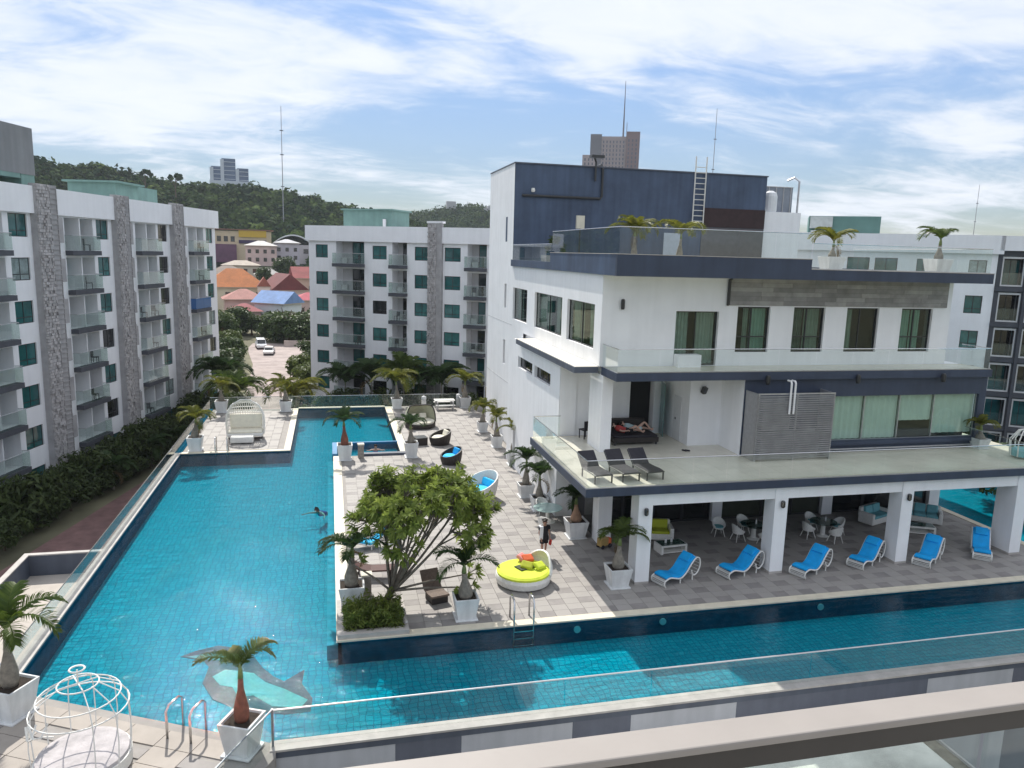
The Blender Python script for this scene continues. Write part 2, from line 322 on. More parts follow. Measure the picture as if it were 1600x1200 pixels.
# tiles: real slabs with open joints
def clip_in(regs, x0, x1, y0, y1):
    return any(x0 >= a - .02 and x1 <= b + .02 and y0 >= c - .02 and y1 <= d + .02 for a, b, c, d in regs)
REG = [(0.55, 11.74, 24.65, 47.9), (4.9, 11.74, 24.65, 63.3), (0.55, 32.0, 24.65, 33.1), (-9.3, -3.1, 50.2, 63.2)]
TW, TD = 0.6, 0.45; tl = []
for i in range(-16, 56):
    for j in range(0, 88):
        x0, y0 = i * TW + 0.1, 24.65 + j * TD
        if clip_in(REG, x0, x0 + TW, y0, y0 + TD):
            if -0.3 < x0 < 2.3 and y0 < 27.2: continue
            dark = j % 2 == 0 and (i + j // 2) % 2 == 0
            tl.append((math.hypot(x0, y0), x0, y0, dark))
tl.sort()
tm = MB().box(0.006, TW - .006, 0.006, TD - .006, -0.03, 0.0)
tmL, tmD = tm.mesh('paving_tile', TILE_L), tm.mesh('paving_tile', TILE_D)
for d, x, y, dk in tl[:298]:
    obj('paving_tile', tmD if dk else tmL, deck, (x, y, 0))
rest = MB()
for d, x, y, dk in tl[298:]:
    rest.cm = 1 if dk else 0; h = random.uniform(-.002, .002); rest.box(x + .006, x + TW - .006, y + .006, y + TD - .006, -0.03, h)
tag(rest.build('paving_tiles', [TILE_L, TILE_D], deck), kind='stuff')
# near-left deck tiles run with its slanting pool edge
ex = Vector((7.77, -4.02, 0)).normalized(); ey = Vector((-ex.y, ex.x, 0)) * -1
o0 = Vector((-9.2, 22.95, 0)); tn = MB(); 
poly_in = lambda p: p.x > -12.9 and p.y > 12.1 and not (p.x > -1.75 or (p.x > -5.2 and (p.x + 5.2) * (18.55 - 12.0) / (-1.55 + 5.2) + 12.0 > p.y))
nla = math.atan2(ex.y, ex.x); k = 0
TILE_N = M('beige_paving_slab', (0.35, 0.31, 0.272), 0.7, 0.08, 1.2); tmNL = MB().box(-.54, .54, -.33, .33, -0.03, 0).mesh('paving_slab', TILE_N); tmND = MB().box(-.54, .54, -.20, .20, -0.03, 0.0).mesh('paving_slab', TILE_D)
for a in range(-5, 9):
    for b in range(0, 16):
        dk = b % 3 == 1 and a % 2 == 0
        c = o0 + ex * (a * 1.1 + .6) + ey * (b * 0.68 + .55)
        if poly_in(c) and poly_in(c + ex * .5) and poly_in(c + ey * .3 + ex * .5): obj('paving_slab', tmND if dk else tmNL, near_deck, c, nla); k += 1
# pool: floor, walls, water
WZ, FZ = -0.09, -0.86
pt = bpy.data.materials.new('pool_mosaic'); pt.use_nodes = True; t_ = pt.node_tree; nd_ = t_.nodes; p_ = nd_['Principled BSDF']; p_.inputs['Roughness'].default_value = 0.8; p_.inputs['Specular IOR Level'].default_value = 0.0
g_ = nd_.new('ShaderNodeNewGeometry'); nz = nd_.new('ShaderNodeTexNoise'); nz.inputs['Scale'].default_value = 1.3; nz.inputs['Detail'].default_value = 2; t_.links.new(g_.outputs['Position'], nz.inputs['Vector'])
va = nd_.new('ShaderNodeVectorMath'); va.operation = 'MULTIPLY_ADD'; t_.links.new(nz.outputs['Color'], va.inputs[0]); va.inputs[1].default_value = (0.40, 0.40, 0); t_.links.new(g_.outputs['Position'], va.inputs[2])
bk = nd_.new('ShaderNodeTexBrick'); bk.offset = 0.0; bk.inputs['Scale'].default_value = 1.0; bk.inputs['Brick Width'].default_value = 0.22; bk.inputs['Row Height'].default_value = 0.22; bk.inputs['Mortar Size'].default_value = 0.022; bk.inputs['Mortar Smooth'].default_value = 0.5
bk.inputs['Color1'].default_value = (0.007, 0.325, 0.415, 1); bk.inputs['Color2'].default_value = (0.014, 0.405, 0.495, 1); bk.inputs['Mortar'].default_value = (0.004, 0.220, 0.305, 1)
t_.links.new(va.outputs[0], bk.inputs['Vector']); t_.links.new(bk.outputs['Color'], p_.inputs['Base Color'])
POOLW = M('dark_blue_pool_wall_tile', (0.014, 0.125, 0.205), 0.7, 0.15, 3, spec=0.0)
fl = MB()
POOLS = [(-9.3, 0.12, 19.2, 49.82), (0.12, 32.3, 19.2, 24.27), (-2.72, 4.4, 49.82, 63.3), (32.3, 48, 19.2, 46)]
for a, b, c, d in POOLS: fl.quad((a, c, FZ), (b, c, FZ), (b, d, FZ), (a, d, FZ))
pf = fl.build('pool_floor', pt); pf['kind'] = 'structure'
pw = MB()
pw.box(-9.6, -9.3, 15, 63.6, GZ, 0.02)                                    # left
pw.box(0.1, 32.3, 24.25, 24.4, FZ, -0.06); pw.box(0.1, 0.22, 24.25, 48, FZ, -0.07); pw.box(-9.3, -2.7, 49.8, 49.9, FZ, -0.06); pw.box(-2.8, -2.7, 49.9, 63.3, FZ, -0.06)
pw.box(-2.8, 4.6, 63.3, 63.5, FZ, 0.0); pw.box(4.38, 4.5, 48, 63.3, FZ, -0.07); pw.box(32.1, 32.3, 24.4, 46, FZ, -0.06); pw.box(32.3, 48, 46, 46.2, GZ, 0); pw.box(48, 48.2, 19, 46.2, GZ, 0)
pwo = struct('pool_wall', pw, POOLW)
for px_ in (8.55, 11.9, 18.6): MB().lathe([(.13, -.03), (.13, .03)], 14).build('pool_light', M('pool_lamp_lens', (.75, .8, .8), .3, .02), pwo, loc=(px_, 24.22, -.36)).rotation_euler = (R(90), 0, 0)
wm = bpy.data.materials.new('pool_water'); wm.use_nodes = True; t_ = wm.node_tree; nd_ = t_.nodes; nd_.remove(nd_['Principled BSDF'])
tr = nd_.new('ShaderNodeBsdfTransparent'); tr.inputs[0].default_value = (0.42, 0.92, 0.97, 1); gl = nd_.new('ShaderNodeBsdfGlossy'); gl.inputs['Roughness'].default_value = 0.03; gl.inputs[0].default_value = (.6, .6, .6, 1)
fr = nd_.new('ShaderNodeFresnel'); fr.inputs[0].default_value = 1.33; mx = nd_.new('ShaderNodeMixShader')
g_ = nd_.new('ShaderNodeNewGeometry'); mp_ = nd_.new('ShaderNodeMapping'); mp_.inputs['Scale'].default_value = (0.8, 1.9, 1); t_.links.new(g_.outputs['Position'], mp_.inputs[0])
nz = nd_.new('ShaderNodeTexNoise'); nz.inputs['Scale'].default_value = 1.5; nz.inputs['Detail'].default_value = 5; nz.inputs['Roughness'].default_value = 0.62; nz.inputs['Distortion'].default_value = 0.8; t_.links.new(mp_.outputs[0], nz.inputs['Vector'])
bp_ = nd_.new('ShaderNodeBump'); bp_.inputs['Strength'].default_value = 0.27; bp_.inputs['Distance'].default_value = 0.14; t_.links.new(nz.outputs[0], bp_.inputs['Height'])
t_.links.new(bp_.outputs[0], gl.inputs['Normal']); t_.links.new(bp_.outputs[0], fr.inputs['Normal'])
t_.links.new(fr.outputs[0], mx.inputs[0]); t_.links.new(tr.outputs[0], mx.inputs[1]); t_.links.new(gl.outputs[0], mx.inputs[2]); t_.links.new(mx.outputs[0], nd_['Material Output'].inputs[0])
wt = MB()
for a, b, c, d in POOLS: wt.quad((a, c, WZ), (b, c, WZ), (b, d, WZ), (a, d, WZ))
struct('water', wt, wm)
# copings
cp = MB()
cp.box(0.05, 0.53, 24.72, 47.9, -0.04, 0.012); cp.box(0.05, 32.3, 24.22, 24.62, -0.04, 0.012); cp.box(-2.68 - .4, -2.66, 50.16, 63.3, -.04, .012); cp.box(4.34, 4.86, 48.15, 63.3, -.04, .012)
cp.box(-9.3, -2.66, 49.76, 50.14, -.04, .012); cp.box(31.95, 32.34, 24.64, 46, -.04, .012); cp.box(-2.66, 4.34, 63.26, 63.6, -.04, .03)
c1 = struct('pool_coping', cp, COPING)
led = MB(); led.box(-0.27, 0.10, 24.6, 47.9, FZ, -0.32)
struct('pool_ledge', led, M('pale_pool_tile', (0.10, 0.42, 0.52), 0.7, 0.1, 3, spec=0.0))
# jacuzzi basin
jf = MB(); jf.quad((0.3, 48.15, -0.45), (4.3, 48.15, -0.45), (4.3, 51.1, -0.45), (0.3, 51.1, -0.45)); struct('jacuzzi_floor', jf, pt)
jw = MB(); jw.box(0.0, 4.36, 51.1, 51.28, FZ, 0.06); jw.box(0.0, 0.3, 48.15, 51.1, FZ, 0.10); struct('jacuzzi_divider', jw, M('blue_mosaic', (0.05, 0.22, 0.42), 0.4, 0.15, 5))
jb = MB(); jb.box(1.9, 4.9, 47.72, 48.13, -0.04, 0.14); struct('jacuzzi_wall', jb, SLATE)
jwt = MB(); jwt.quad((0.3, 48.13, -.02), (4.37, 48.13, -.02), (4.37, 51.1, -.02), (0.3, 51.1, -.02)); struct('jacuzzi_water', jwt, wm)
# dolphin mosaic on the pool floor
dol = thing('dolphin_mosaic', 'grey and pale aqua dolphin mosaic set in the pool floor near the ladder', 'mosaic', (0, 0, FZ))
DG = M('grey_mosaic', (0.15, 0.15, 0.165), 0.8, 0.15, 6, spec=0.0); DW = M('aqua_white_mosaic', (0.27, 0.48, 0.45), 0.8, 0.1, 6, spec=0.0)
MB().prism([(-5.15, 25.75), (-4.7, 26.05), (-4.0, 26.3), (-3.3, 26.0), (-2.7, 25.3), (-2.4, 24.6), (-2.0, 23.95), (-1.62, 23.55), (-1.0, 24.15), (-1.05, 23.3), (-0.7, 22.4), (-0.75, 21.7), (-1.5, 21.7), (-2.3, 22.0), (-3.0, 22.3), (-3.7, 22.9), (-4.15, 23.9), (-4.1, 24.9), (-4.35, 25.35)], 0.004, 0.010).build('body', DG, dol)
MB().prism([(-4.95, 25.68), (-4.2, 25.78), (-3.6, 25.6), (-3.75, 25.25), (-4.4, 25.45)], 0.012, 0.018).build('beak_patch', DW, dol)
MB().prism([(-3.9, 24.25), (-3.55, 24.6), (-3.1, 24.45), (-2.6, 24.2), (-2.2, 23.6), (-1.6, 23.1), (-0.85, 22.35), (-1.05, 21.95), (-1.9, 22.2), (-2.5, 22.9), (-2.95, 22.9), (-3.2, 23.5), (-3.6, 23.7)], 0.012, 0.018).build('belly_patch', DW, dol)

# outer wall of the pool towards the camera: painted blocks
ow = thing('pool_outer_wall', 'long outer pool wall painted in grey and white blocks beyond the beige rail', 'wall', (0, 0, 0))
MB().box(-1.66, 48.2, 18.92, 19.2, GZ, -0.27).build('wall_core', SLATE, ow)
MB().box(-1.66, 48.2, 18.84, 19.2, -0.27, -0.06).build('wall_band', SLATE, ow)
LGREYP = M('light_grey_paint', (0.47, 0.475, 0.50), 0.7, 0.05, 1, streak=0.10); DGREYP = M('dark_grey_paint', (0.135, 0.145, 0.18), 0.65, 0.08, 1, streak=0.12)
bx = [-1.66, 1.57, 3.4, 6.65, 8.45, 11.89, 18.8, 22.2, 27, 30.5, 36, 40, 48.2]
for i in range(12): MB().box(bx[i] + .002, bx[i + 1] - .002, 18.86, 18.92, GZ, -0.27).build('painted_block', LGREYP if i % 2 == 0 else DGREYP, ow) if i != 5 or True else None
MB().box(-1.7, 48.2, 18.78, 19.22, -0.06, 0.0).build('coping', COPGREY, ow)
lo = thing('lower_roof_slab', 'stained pale concrete roof slab below the balcony rail', 'roof', (0, 0, 0))
CONC = M('stained_concrete', (0.66, 0.63, 0.55), 0.85, 0.28, 0.55, bump=0.2)
MB().box(6, 17.6, 6, 18.8, -1.9, -1.5).build('slab', CONC, lo); MB().box(17.6, 18.05, 6, 18.8, -1.9, -1.48).build('gutter', M('mossy_concrete', (0.20, 0.17, 0.12), 0.95, 0.35, 2.2), lo); MB().box(18.05, 18.12, 6, 18.8, -1.9, -1.4).build('edge_trim', COPGREY, lo)
# sunken landing beyond the left pool wall
ld = thing('sunken_landing', 'sunken beige landing boxed in by a grey parapet left of the pool', 'landing', (0, 0, 0))
MB().box(-13.9, -9.6, 22, 37.75, GZ + .02, -2.55).build('landing_floor', M('beige_concrete', (0.48, 0.43, 0.38), 0.8, 0.08, 1), ld)
MB().box(-13.9, -9.6, 37.75, 37.95, GZ + .02, -1.56).build('parapet', SLATE, ld); MB().box(-14.1, -13.9, 22, 37.95, GZ + .02, -1.56).build('parapet', SLATE, ld)
MB().box(-14.13, -9.6, 37.72, 37.98, -1.56, -1.5).build('parapet_cap', COPGREY, ld); MB().box(-14.13, -13.87, 22, 37.72, -1.56, -1.5).build('parapet_cap', COPGREY, ld)

# ------------------------------------------------------------------ generic building pieces
def facade_mesh(s0, s1, z0, z1, ops, th=0.3):
    """wall sheet in local axes (x along, y inward, z up) with openings (a, b, za, zb, depth, back?)"""
    xs = sorted({s0, s1, *[o[0] for o in ops], *[o[1] for o in ops]}); zs = sorted({z0, z1, *[o[2] for o in ops], *[o[3] for o in ops]})
    xs = [x for x in xs if s0 <= x <= s1]; zs = [z for z in zs if z0 <= z <= z1]; m = MB()
    for i in range(len(xs) - 1):
        j = 0
        while j < len(zs) - 1:
            cxm, czm = (xs[i] + xs[i + 1]) / 2, (zs[j] + zs[j + 1]) / 2
            if any(o[0] < cxm < o[1] and o[2] < czm < o[3] for o in ops): j += 1; continue
            j2 = j
            while j2 + 1 < len(zs) - 1 and not any(o[0] < cxm < o[1] and o[2] < (zs[j2 + 1] + zs[j2 + 2]) / 2 < o[3] for o in ops): j2 += 1
            m.quad((xs[i], 0, zs[j]), (xs[i + 1], 0, zs[j]), (xs[i + 1], 0, zs[j2 + 1]), (xs[i], 0, zs[j2 + 1])); j = j2 + 1
    for o in ops:
        a, b, c, d, dp = o[:5]
        m.quad((a, 0, c), (a, 0, d), (a, dp, d), (a, dp, c)); m.quad((b, 0, d), (b, 0, c), (b, dp, c), (b, dp, d))
        m.quad((a, 0, d), (b, 0, d), (b, dp, d), (a, dp, d)); m.quad((b, 0, c), (a, 0, c), (a, dp, c), (b, dp, c))
    return m
WCACHE = {}
def window(parent, a, b, za, zb, y, glass, mull=(0.5,), trans=(0.27,), fw=0.05, frame=None, name='window'):
    """a window: the frame is the part, its panes are sub-parts (in the parent's local axes)"""
    w, h = round(b - a, 3), round(zb - za, 3); key = (w, h, glass.name, tuple(mull), tuple(trans), fw)
    if key not in WCACHE:
        f = MB(); f.box(0, w, -.03, .05, 0, fw); f.box(0, w, -.03, .05, h - fw, h); f.box(0, fw, -.03, .05, fw, h - fw); f.box(w - fw, w, -.03, .05, fw, h - fw)
        xs = [fw] + [w * q for q in mull] + [w - fw]
        for q in mull: f.box(w * q - fw / 2, w * q + fw / 2, -.025, .045, fw, h - fw)
        panes = []
        zt = [fw] + [h * q for q in trans] + [h - fw]
        for i in range(len(xs) - 1):
            for q in trans: f.box(xs[i] + fw / 2, xs[i + 1] - fw / 2, -.02, .04, h * q - fw / 2, h * q + fw / 2)
            panes.append(MB().box(xs[i], xs[i + 1], 0.0, .012, fw, h - fw).mesh('pane', glass))
        WCACHE[key] = (f.mesh(name, frame or FRAME), panes)
    fm, panes = WCACHE[key]
    o = obj(name, fm, parent, (a, y, za))
    for p in panes: obj('pane', p, o)
    return o
def rail_run(parent, pts, z0, h, mat, maxw=1.8, rail=STEEL, r=0.022, name='glass_panel', cap=True):
    """glass balustrade along a polyline; every sheet of glass is its own object"""
    for (p, q) in zip(pts[:-1], pts[1:]):
        p, q = Vector((*p, 0)), Vector((*q, 0)); d = q - p; n = max(1, round(d.length / maxw)); u = d / n; an = math.atan2(d.y, d.x); L_ = u.length
        me = MB().box(0.012, L_ - 0.012, -.006, .006, 0, h).mesh(name, mat)
        for i in range(n):
            s = p + u * i; obj(name, me, parent, (s.x, s.y, z0), an)
    if cap: MB().tube([(x, y, z0 + h + .01) for x, y in pts], r, 6).build('top_rail', rail, parent)
# ------------------------------------------------------------------ the white and navy club building
TB = thing('clubhouse_building', 'white and navy pool building with stepped glass railed terraces and a dark roof block', 'building', (0, 0, 0))
def tb(name, mb, mat, bevel=0): return mb.build(name, mat, TB, bevel=bevel)
def tbx(name, mat, *b): return tb(name, MB().box(*b), mat)
# ground floor
for x0, x1, y1 in ((11.76, 12.36, 27.45), (17.82, 18.42, 27.45), (24.0, 24.58, 27.45), (30.1, 30.7, 27.75)):
    c = tbx('column', WHITE, x0, x1, 26.68, y1, 0.0, 3.815)
    MB().box(x0 - .004, x1 + .004, 26.676, y1 + .004, 0.0, 0.10).build('skirting', COPGREY, c)
for a, b in ((12.36, 17.82), (18.42, 24.0), (24.58, 30.1)): tbx('beam', WHITE, a, b, 26.74, 27.3, 3.28, 3.815)
for x in (12.06, 18.14, 24.3):
    l = MB(); l.lathe([(0.06, 0), (0.09, .05), (0.09, .25), (0.06, .3)], 10, (x, 26.6, 2.92)); l.box(x - .02, x + .02, 26.6, 26.69, 3.02, 3.1); tb('wall_lamp', l, DARKG)
tbx('corner_pier', WHITE, 11.76, 12.4, 31.1, 31.9, 0.0, 3.815)
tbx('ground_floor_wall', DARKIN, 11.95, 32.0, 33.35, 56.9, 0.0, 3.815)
for x0, x1 in ((11.96, 12.2), (18.5, 19.05), (24.8, 25.4), (31.4, 32.05)): tbx('inner_column', WHITE, x0, x1, 33.0, 33.34, 0.0, 3.815)
tbx('ground_side_glass', DARKG, 11.86, 11.95, 31.9, 33.34, 0.02, 3.815)
gx = [12.2, 13.8, 15.4, 16.98, 18.5, 19.05, 21.4, 23.1, 24.8, 25.4, 27.4, 29.4, 31.4]
for a, b in zip(gx[:-1], gx[1:]):
    if (a, b) in ((18.5, 19.05), (24.8, 25.4)): continue
    window(TB, a + .01, b - .01, 0.02, 3.8, 33.25, DARKG if a < 19 or a > 25 else M('olive_tinted_glass', (0.035, 0.042, 0.03), 0.08, 0.2, 1, spec=0.9), mull=(), trans=(), fw=0.07, name='glass_door')
# first terrace slab
ts = MB().box(9.45, 33.0, 26.5, 34.93, 3.82, 4.15).build('terrace_slab', NAVY, TB)
MB().box(9.5, 32.95, 26.56, 34.9, 4.15, 4.17).build('slab_bed', COPING, ts)
tmm = MB().box(.004, .796, .004, .796, 0, .018).mesh('floor_tile', CREAMT)
for i in range(29):
    for j in range(10): obj('floor_tile', tmm, ts, (9.62 + i * .8, 26.68 + j * .8, 4.17))
tbx('first_floor_slab', WHITE, 11.78, 31.2, 34.95, 56.9, 3.82, 4.18)
rl = obj('terrace_railing', MB().box(9.5, 33.0, 26.52, 26.58, 4.15, 4.19).mesh('terrace_railing', ALU), TB)
rail_run(rl, [(10.87, 34.6), (9.5, 34.6), (9.5, 26.56), (30.2, 26.56), (30.2, 30.1)], 4.17, 1.08, GLASS_R, 1.5)
for x in (30.2,): pass
# bulging side wall under the canopy, and the deep first-floor recess
def panel(name, mat, origin, rz, s0, s1, z0, z1, ops):
    o = facade_mesh(s0, s1, z0, z1, ops).build(name, mat, TB, loc=origin, rz=rz); return o
bul = panel('bulge_wall', WHITE, (10.87, 0, 0), -PI / 2, -46.0, -34.93, 0.0, 7.78, [(-43.5, -40.2, 6.35, 7.0, .3), (-39.75, -36.6, 6.35, 7.0, .3), (-44.3, -43.7, 0.02, 2.3, .3)])
for a, b in ((-43.5, -40.2), (-39.75, -36.6)): window(bul, a, b, 6.35, 7.0, .2, DARKG, mull=(.33, .66), trans=())
window(bul, -44.3, -43.7, .02, 2.3, .2, DARKG, mull=(), trans=())
bm = MB(); bm.box(10.88, 11.75, 34.94, 34.96, 0, 7.78); bm.box(11.2, 11.76, 35.1, 45.99, 0, 7.76); tb('bulge_core', bm, WHITE)
rc = panel('recess_wall', WHITE, (0, 35.0, 0), 0, 10.9, 16.46, 4.18, 7.72, [(14.6, 15.9, 4.18, 6.95, .5)])
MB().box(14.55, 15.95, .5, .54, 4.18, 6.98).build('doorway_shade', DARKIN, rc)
dl = MB(); dl.obox((16.15, 34.5, 5.5), .03, 1.0, 2.7, R(-14)); tb('open_glass_door', dl, TEALG2)
rw = tbx('recess_side_wall', WHITE, 16.46, 18.1, 32.2, 35.0, 4.19, 7.715)
MB().box(16.44, 16.46, 33.0, 33.8, 4.2, 6.4).build('service_door', M('off_white_door', (0.70, 0.71, 0.72), .6, .03), rw); MB().box(16.42, 16.44, 33.5, 33.6, 5.2, 5.3).build('door_handle', FRAME, rw)
tbx('jamb', WHITE, 18.1, 18.32, 30.24, 32.2, 4.19, 7.715)
sp = MB(); sp.obox((17.1, 32.05, 6.9), .2, .2, .32, .3, .4); tb('wall_speaker', sp, DARKG)
tbx('terrace_pillar', WHITE, 11.84, 12.34, 31.6, 33.3, 4.19, 7.72)
# navy front wall with the long window
nw = panel('navy_front_wall', NAVY, (0, 30.2, 0), 0, 18.1, 31.3, 4.19, 7.71, [(22.55, 30.9, 4.72, 6.86, .25)])
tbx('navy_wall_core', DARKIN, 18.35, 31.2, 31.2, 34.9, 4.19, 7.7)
xs = [22.55, 24.55, 26.5, 28.45, 30.9]
BLIND = M('pale_green_blind', (0.84, 0.86, 0.85), 0.8, 0.04, 1.2)
for i in range(4):
    w = window(nw, xs[i], xs[i + 1], 4.72, 6.86, .16, GLASS_W, mull=(), trans=(), fw=.02, frame=ALU)
    zb = 0.85 if i == 2 else (0.18 if i == 3 else 0.03)
    rows = [[(u * (xs[i + 1] - xs[i] - .03) + .015, .10 + .03 * math.sin(u * 40), z) for u in np.linspace(0, 1, 40)] for z in (zb, 2.125)]
    MB().sheet(rows).build('blind', BLIND, w)
sl = MB(); sl.box(22.3, 31.0, -.12, -.003, 4.52, 4.70); sl.build('window_ledge', NAVY, nw); MB().box(22.3, 31.0, -.16, -.1, 4.32, 4.38).build('ledge_rail', ALU, nw)
for x in (19.04, 23.7, 28.4):
    l = MB(); l.lathe([(0.08, -.2), (0.10, -.12), (0.10, .16), (0.06, .22)], 10, (x, 30.0 - .13, 7.72)); l.box(x - .03, x + .03, 29.87, 30.02, 7.7, 7.78); tb('flood_lamp', l, FRAME)
# louvred screen with its pipes
ls = MB(); 
for x in (18.2, 20.1, 21.97): ls.box(x - .03, x + .03, 29.1, 29.16, 4.2, 7.2)
ls.box(18.15, 22.0, 29.09, 29.17, 7.2, 7.26); ls.box(18.15, 18.2, 29.17, 30.15, 4.2, 7.24); ls.box(21.95, 22.0, 29.17, 30.15, 4.2, 7.24); ls.box(18.6, 21.6, 29.4, 30.1, 4.2, 5.4); ls.box(18.6, 20, 29.4, 30.1, 5.5, 6.8)
lsc = tb('louvre_screen', ls, ALU)
slm = MB(); slm.obox((0, 0, 0), 3.78, .012, .085, 0, R(24)); slm = slm.mesh('slat', M('grey_louvre_slat', (0.33, 0.33, 0.34), .5, .12, 2.2))
for k in range(29): obj('slat', slm, lsc, (20.08, 29.08, 4.32 + k * .1))
for x in (19.66, 19.86): MB().tube([(x, 29.0, 6.35), (x, 29.0, 7.72), (x, 29.06, 7.8), (x, 29.3, 7.8)], .045, 8).build('pipe', M('white_pipe', (.8, .8, .8), .4, .03), lsc)
# second terrace
ms = tbx('second_terrace_slab', NAVY, 11.85, 31.3, 30.0, 31.9, 7.72, 8.08)
MB().box(11.9, 31.25, 30.05, 31.88, 8.08, 8.10).build('terrace_floor', CREAMT, ms)
tbx('second_floor_slab', WHITE, 11.95, 31.2, 31.9, 56.9, 7.725, 8.09)
rl = obj('second_terrace_railing', MB().box(11.9, 31.2, 30.02, 30.06, 8.1, 8.13).mesh('second_terrace_railing', ALU), TB)
rail_run(rl, [(11.9, 32.6), (11.9, 30.04), (31.1, 30.04), (31.1, 31.8)], 8.1, 1.0, GLASS_R, 1.9)
can = tbx('canopy', SLATE, 10.6, 11.74, 32.0, 43.1, 7.79, 8.06); MB().box(10.63, 11.73, 32.03, 43.07, 8.06, 8.09).build('canopy_top', M('cream_screed', (.78, .74, .64), .8, .05), can)
fw_ = [(15.35, 17.5, 8.10, 10.62, .3), (18.45, 20.15, 8.72, 10.86, .25), (21.4, 23.1, 8.72, 10.86, .25), (24.3, 26.1, 8.72, 10.86, .25), (27.4, 29.2, 8.72, 10.86, .25)]
fp = panel('upper_front_wall', WHITE, (0, 31.92, 0), 0, 11.75, 30.25, 8.09, 12.2, fw_)
def drapes(par, w, h, spans, y=.22):
    for a, b, m in spans:
        n = max(8, int((b - a) * 26)); rows = [[(a + (b - a) * i / n, y + .035 * math.sin(i * 1.5), z) for i in range(n + 1)] for z in (.05, h - .05)]
        MB().sheet(rows).build('curtain', m, par)
SAGE = M('sage_curtain', (0.30, 0.345, 0.315), .9, .12, 2); SAGED = M('dark_sage_curtain', (0.13, 0.16, 0.145), .9, .15, 2); MINT = M('mint_roller_blind', (0.34, 0.48, 0.43), .8, .08, 1)
w = window(fp, 15.35, 17.5, 8.10, 10.62, .2, GLASS_W, mull=(.5,), trans=(), fw=.03, name='glass_door'); drapes(w, 2.15, 2.5, [(.05, .8, CURT), (1.15, 2.1, M('grey_partition', (.42, .44, .42), .8, .06))])
MB().box(15.36, 16.5, -.5, -.004, 8.1, 8.66).build('door_step', WHITE, fp)
for i, (a, b) in enumerate(((18.45, 20.15), (21.4, 23.1), (24.3, 26.1), (27.4, 29.2))):
    w = window(fp, a, b, 8.72, 10.86, .16, GLASS_W, mull=(.46,), trans=(.34,) if i != 2 else (), fw=.055)
    drapes(w, b - a, 2.1, [[(.5, .75, SAGE), (.85, 1.65, MINT)], [(.1, .7, SAGED), (.8, 1.6, SAGE)], [(.1, .55, SAGE)], [(.1, .75, MINT), (.85, 1.4, MINT)]][i])
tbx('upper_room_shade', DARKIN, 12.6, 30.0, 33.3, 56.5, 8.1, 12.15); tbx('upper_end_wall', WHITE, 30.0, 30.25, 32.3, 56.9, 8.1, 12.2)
# wood-look tile band: planks
wb = tbx('tile_band', M('band_backing', (.14, .135, .13), .8), 17.95, 29.95, 31.86, 31.915, 10.92, 12.19)
PL = [M('grey_wood_plank', (0.30, 0.29, 0.28), .6, .18, 1.8), M('pale_wood_plank', (0.35, 0.34, 0.325), .6, .16, 1.8), M('dark_wood_plank', (0.255, 0.248, 0.24), .6, .16, 1.8)]
rng = random.Random(3)
for r_ in range(6):
    x = 17.97
    while x < 29.9:
        l = min(rng.choice((1.2, 1.6, 2.2)), 29.93 - x); MB().box(x + .006, x + l - .006, 31.84 + rng.uniform(0, .012), 31.862, 10.93 + r_ * .21, 10.93 + r_ * .21 + .2).build('plank', rng.choice(PL), wb); x += l
MB().tube([(18.0, 31.8, 12.15), (17.86, 31.84, 12.1), (17.86, 31.84, 10.9)], .05, 8).build('drain_pipe', FRAME, TB)
l = MB(); l.lathe([(0.07, -.22), (0.09, -.15), (0.09, .18), (0.06, .24)], 10, (12.69, 31.8, 10.9)); tb('wall_lamp', l, FRAME)
# side wall facing the pool
S = lambda y: -y
so = [(S(48.9), S(45.2), 8.76, 10.82, .25), (S(43.4), S(37.9), 8.76, 10.82, .25), (S(37.0), S(32.85), 8.76, 10.82, .25), (S(51.5), S(50.9), 9.3, 10.95, .25)]
sp_ = panel('side_wall', WHITE, (11.75, 0, 0), -PI / 2, -57.0, -31.92, 8.09, 12.2, so)
panel('lower_side_wall', WHITE, (11.75, 0, 0), -PI / 2, -57.0, -45.9, 0.0, 8.09, [(S(51.5), S(50.9), 5.4, 7.1, .25)]); 
rbs = panel('roof_block_side', WHITE, (11.75, 0, 0), -PI / 2, -57.0, -49.3, 12.2, 18.8, [(S(51.6), S(51.05), 13.8, 15.45, .25)])
for a, b, mm in ((S(48.9), S(45.2), (.5,)), (S(43.4), S(37.9), (.5,)), (S(37.0), S(32.85), (.5,))):
    w = window(sp_, a, b, 8.76, 10.82, .16, GLASS_W, mull=mm, trans=(), fw=.05); ww = b - a
    drapes(w, ww, 2.05, [(.08, ww * .28, SAGE), (ww * .3, ww * .42, CURT), (ww * .62, ww * .72, SAGE), (ww * .75, ww * .84, SAGED)])
for par, z0, z1, a, b in ((sp_, 9.3, 10.95, S(51.5), S(50.9)), (rbs, 13.8, 15.45, S(51.6), S(51.05))): window(par, a, b, z0, z1, .18, DARKG, mull=(), trans=())
lw = [o for o in kids(TB) if o.name.startswith('lower_side')][0]; window(lw, S(51.5), S(50.9), 5.4, 7.1, .18, DARKG, mull=(), trans=())
tb('side_wall_core', MB().box(12.02, 12.5, 49.5, 56.9, 0, 18.5).box(12.02, 30, 56.7, 56.9, 0, 12), WHITE)
for z in (8.3, 4.25): tbx('shadow_joint', GREYW, 11.742, 11.75, 45.95 if z < 8 else 49.0, 57, z, z + .03)
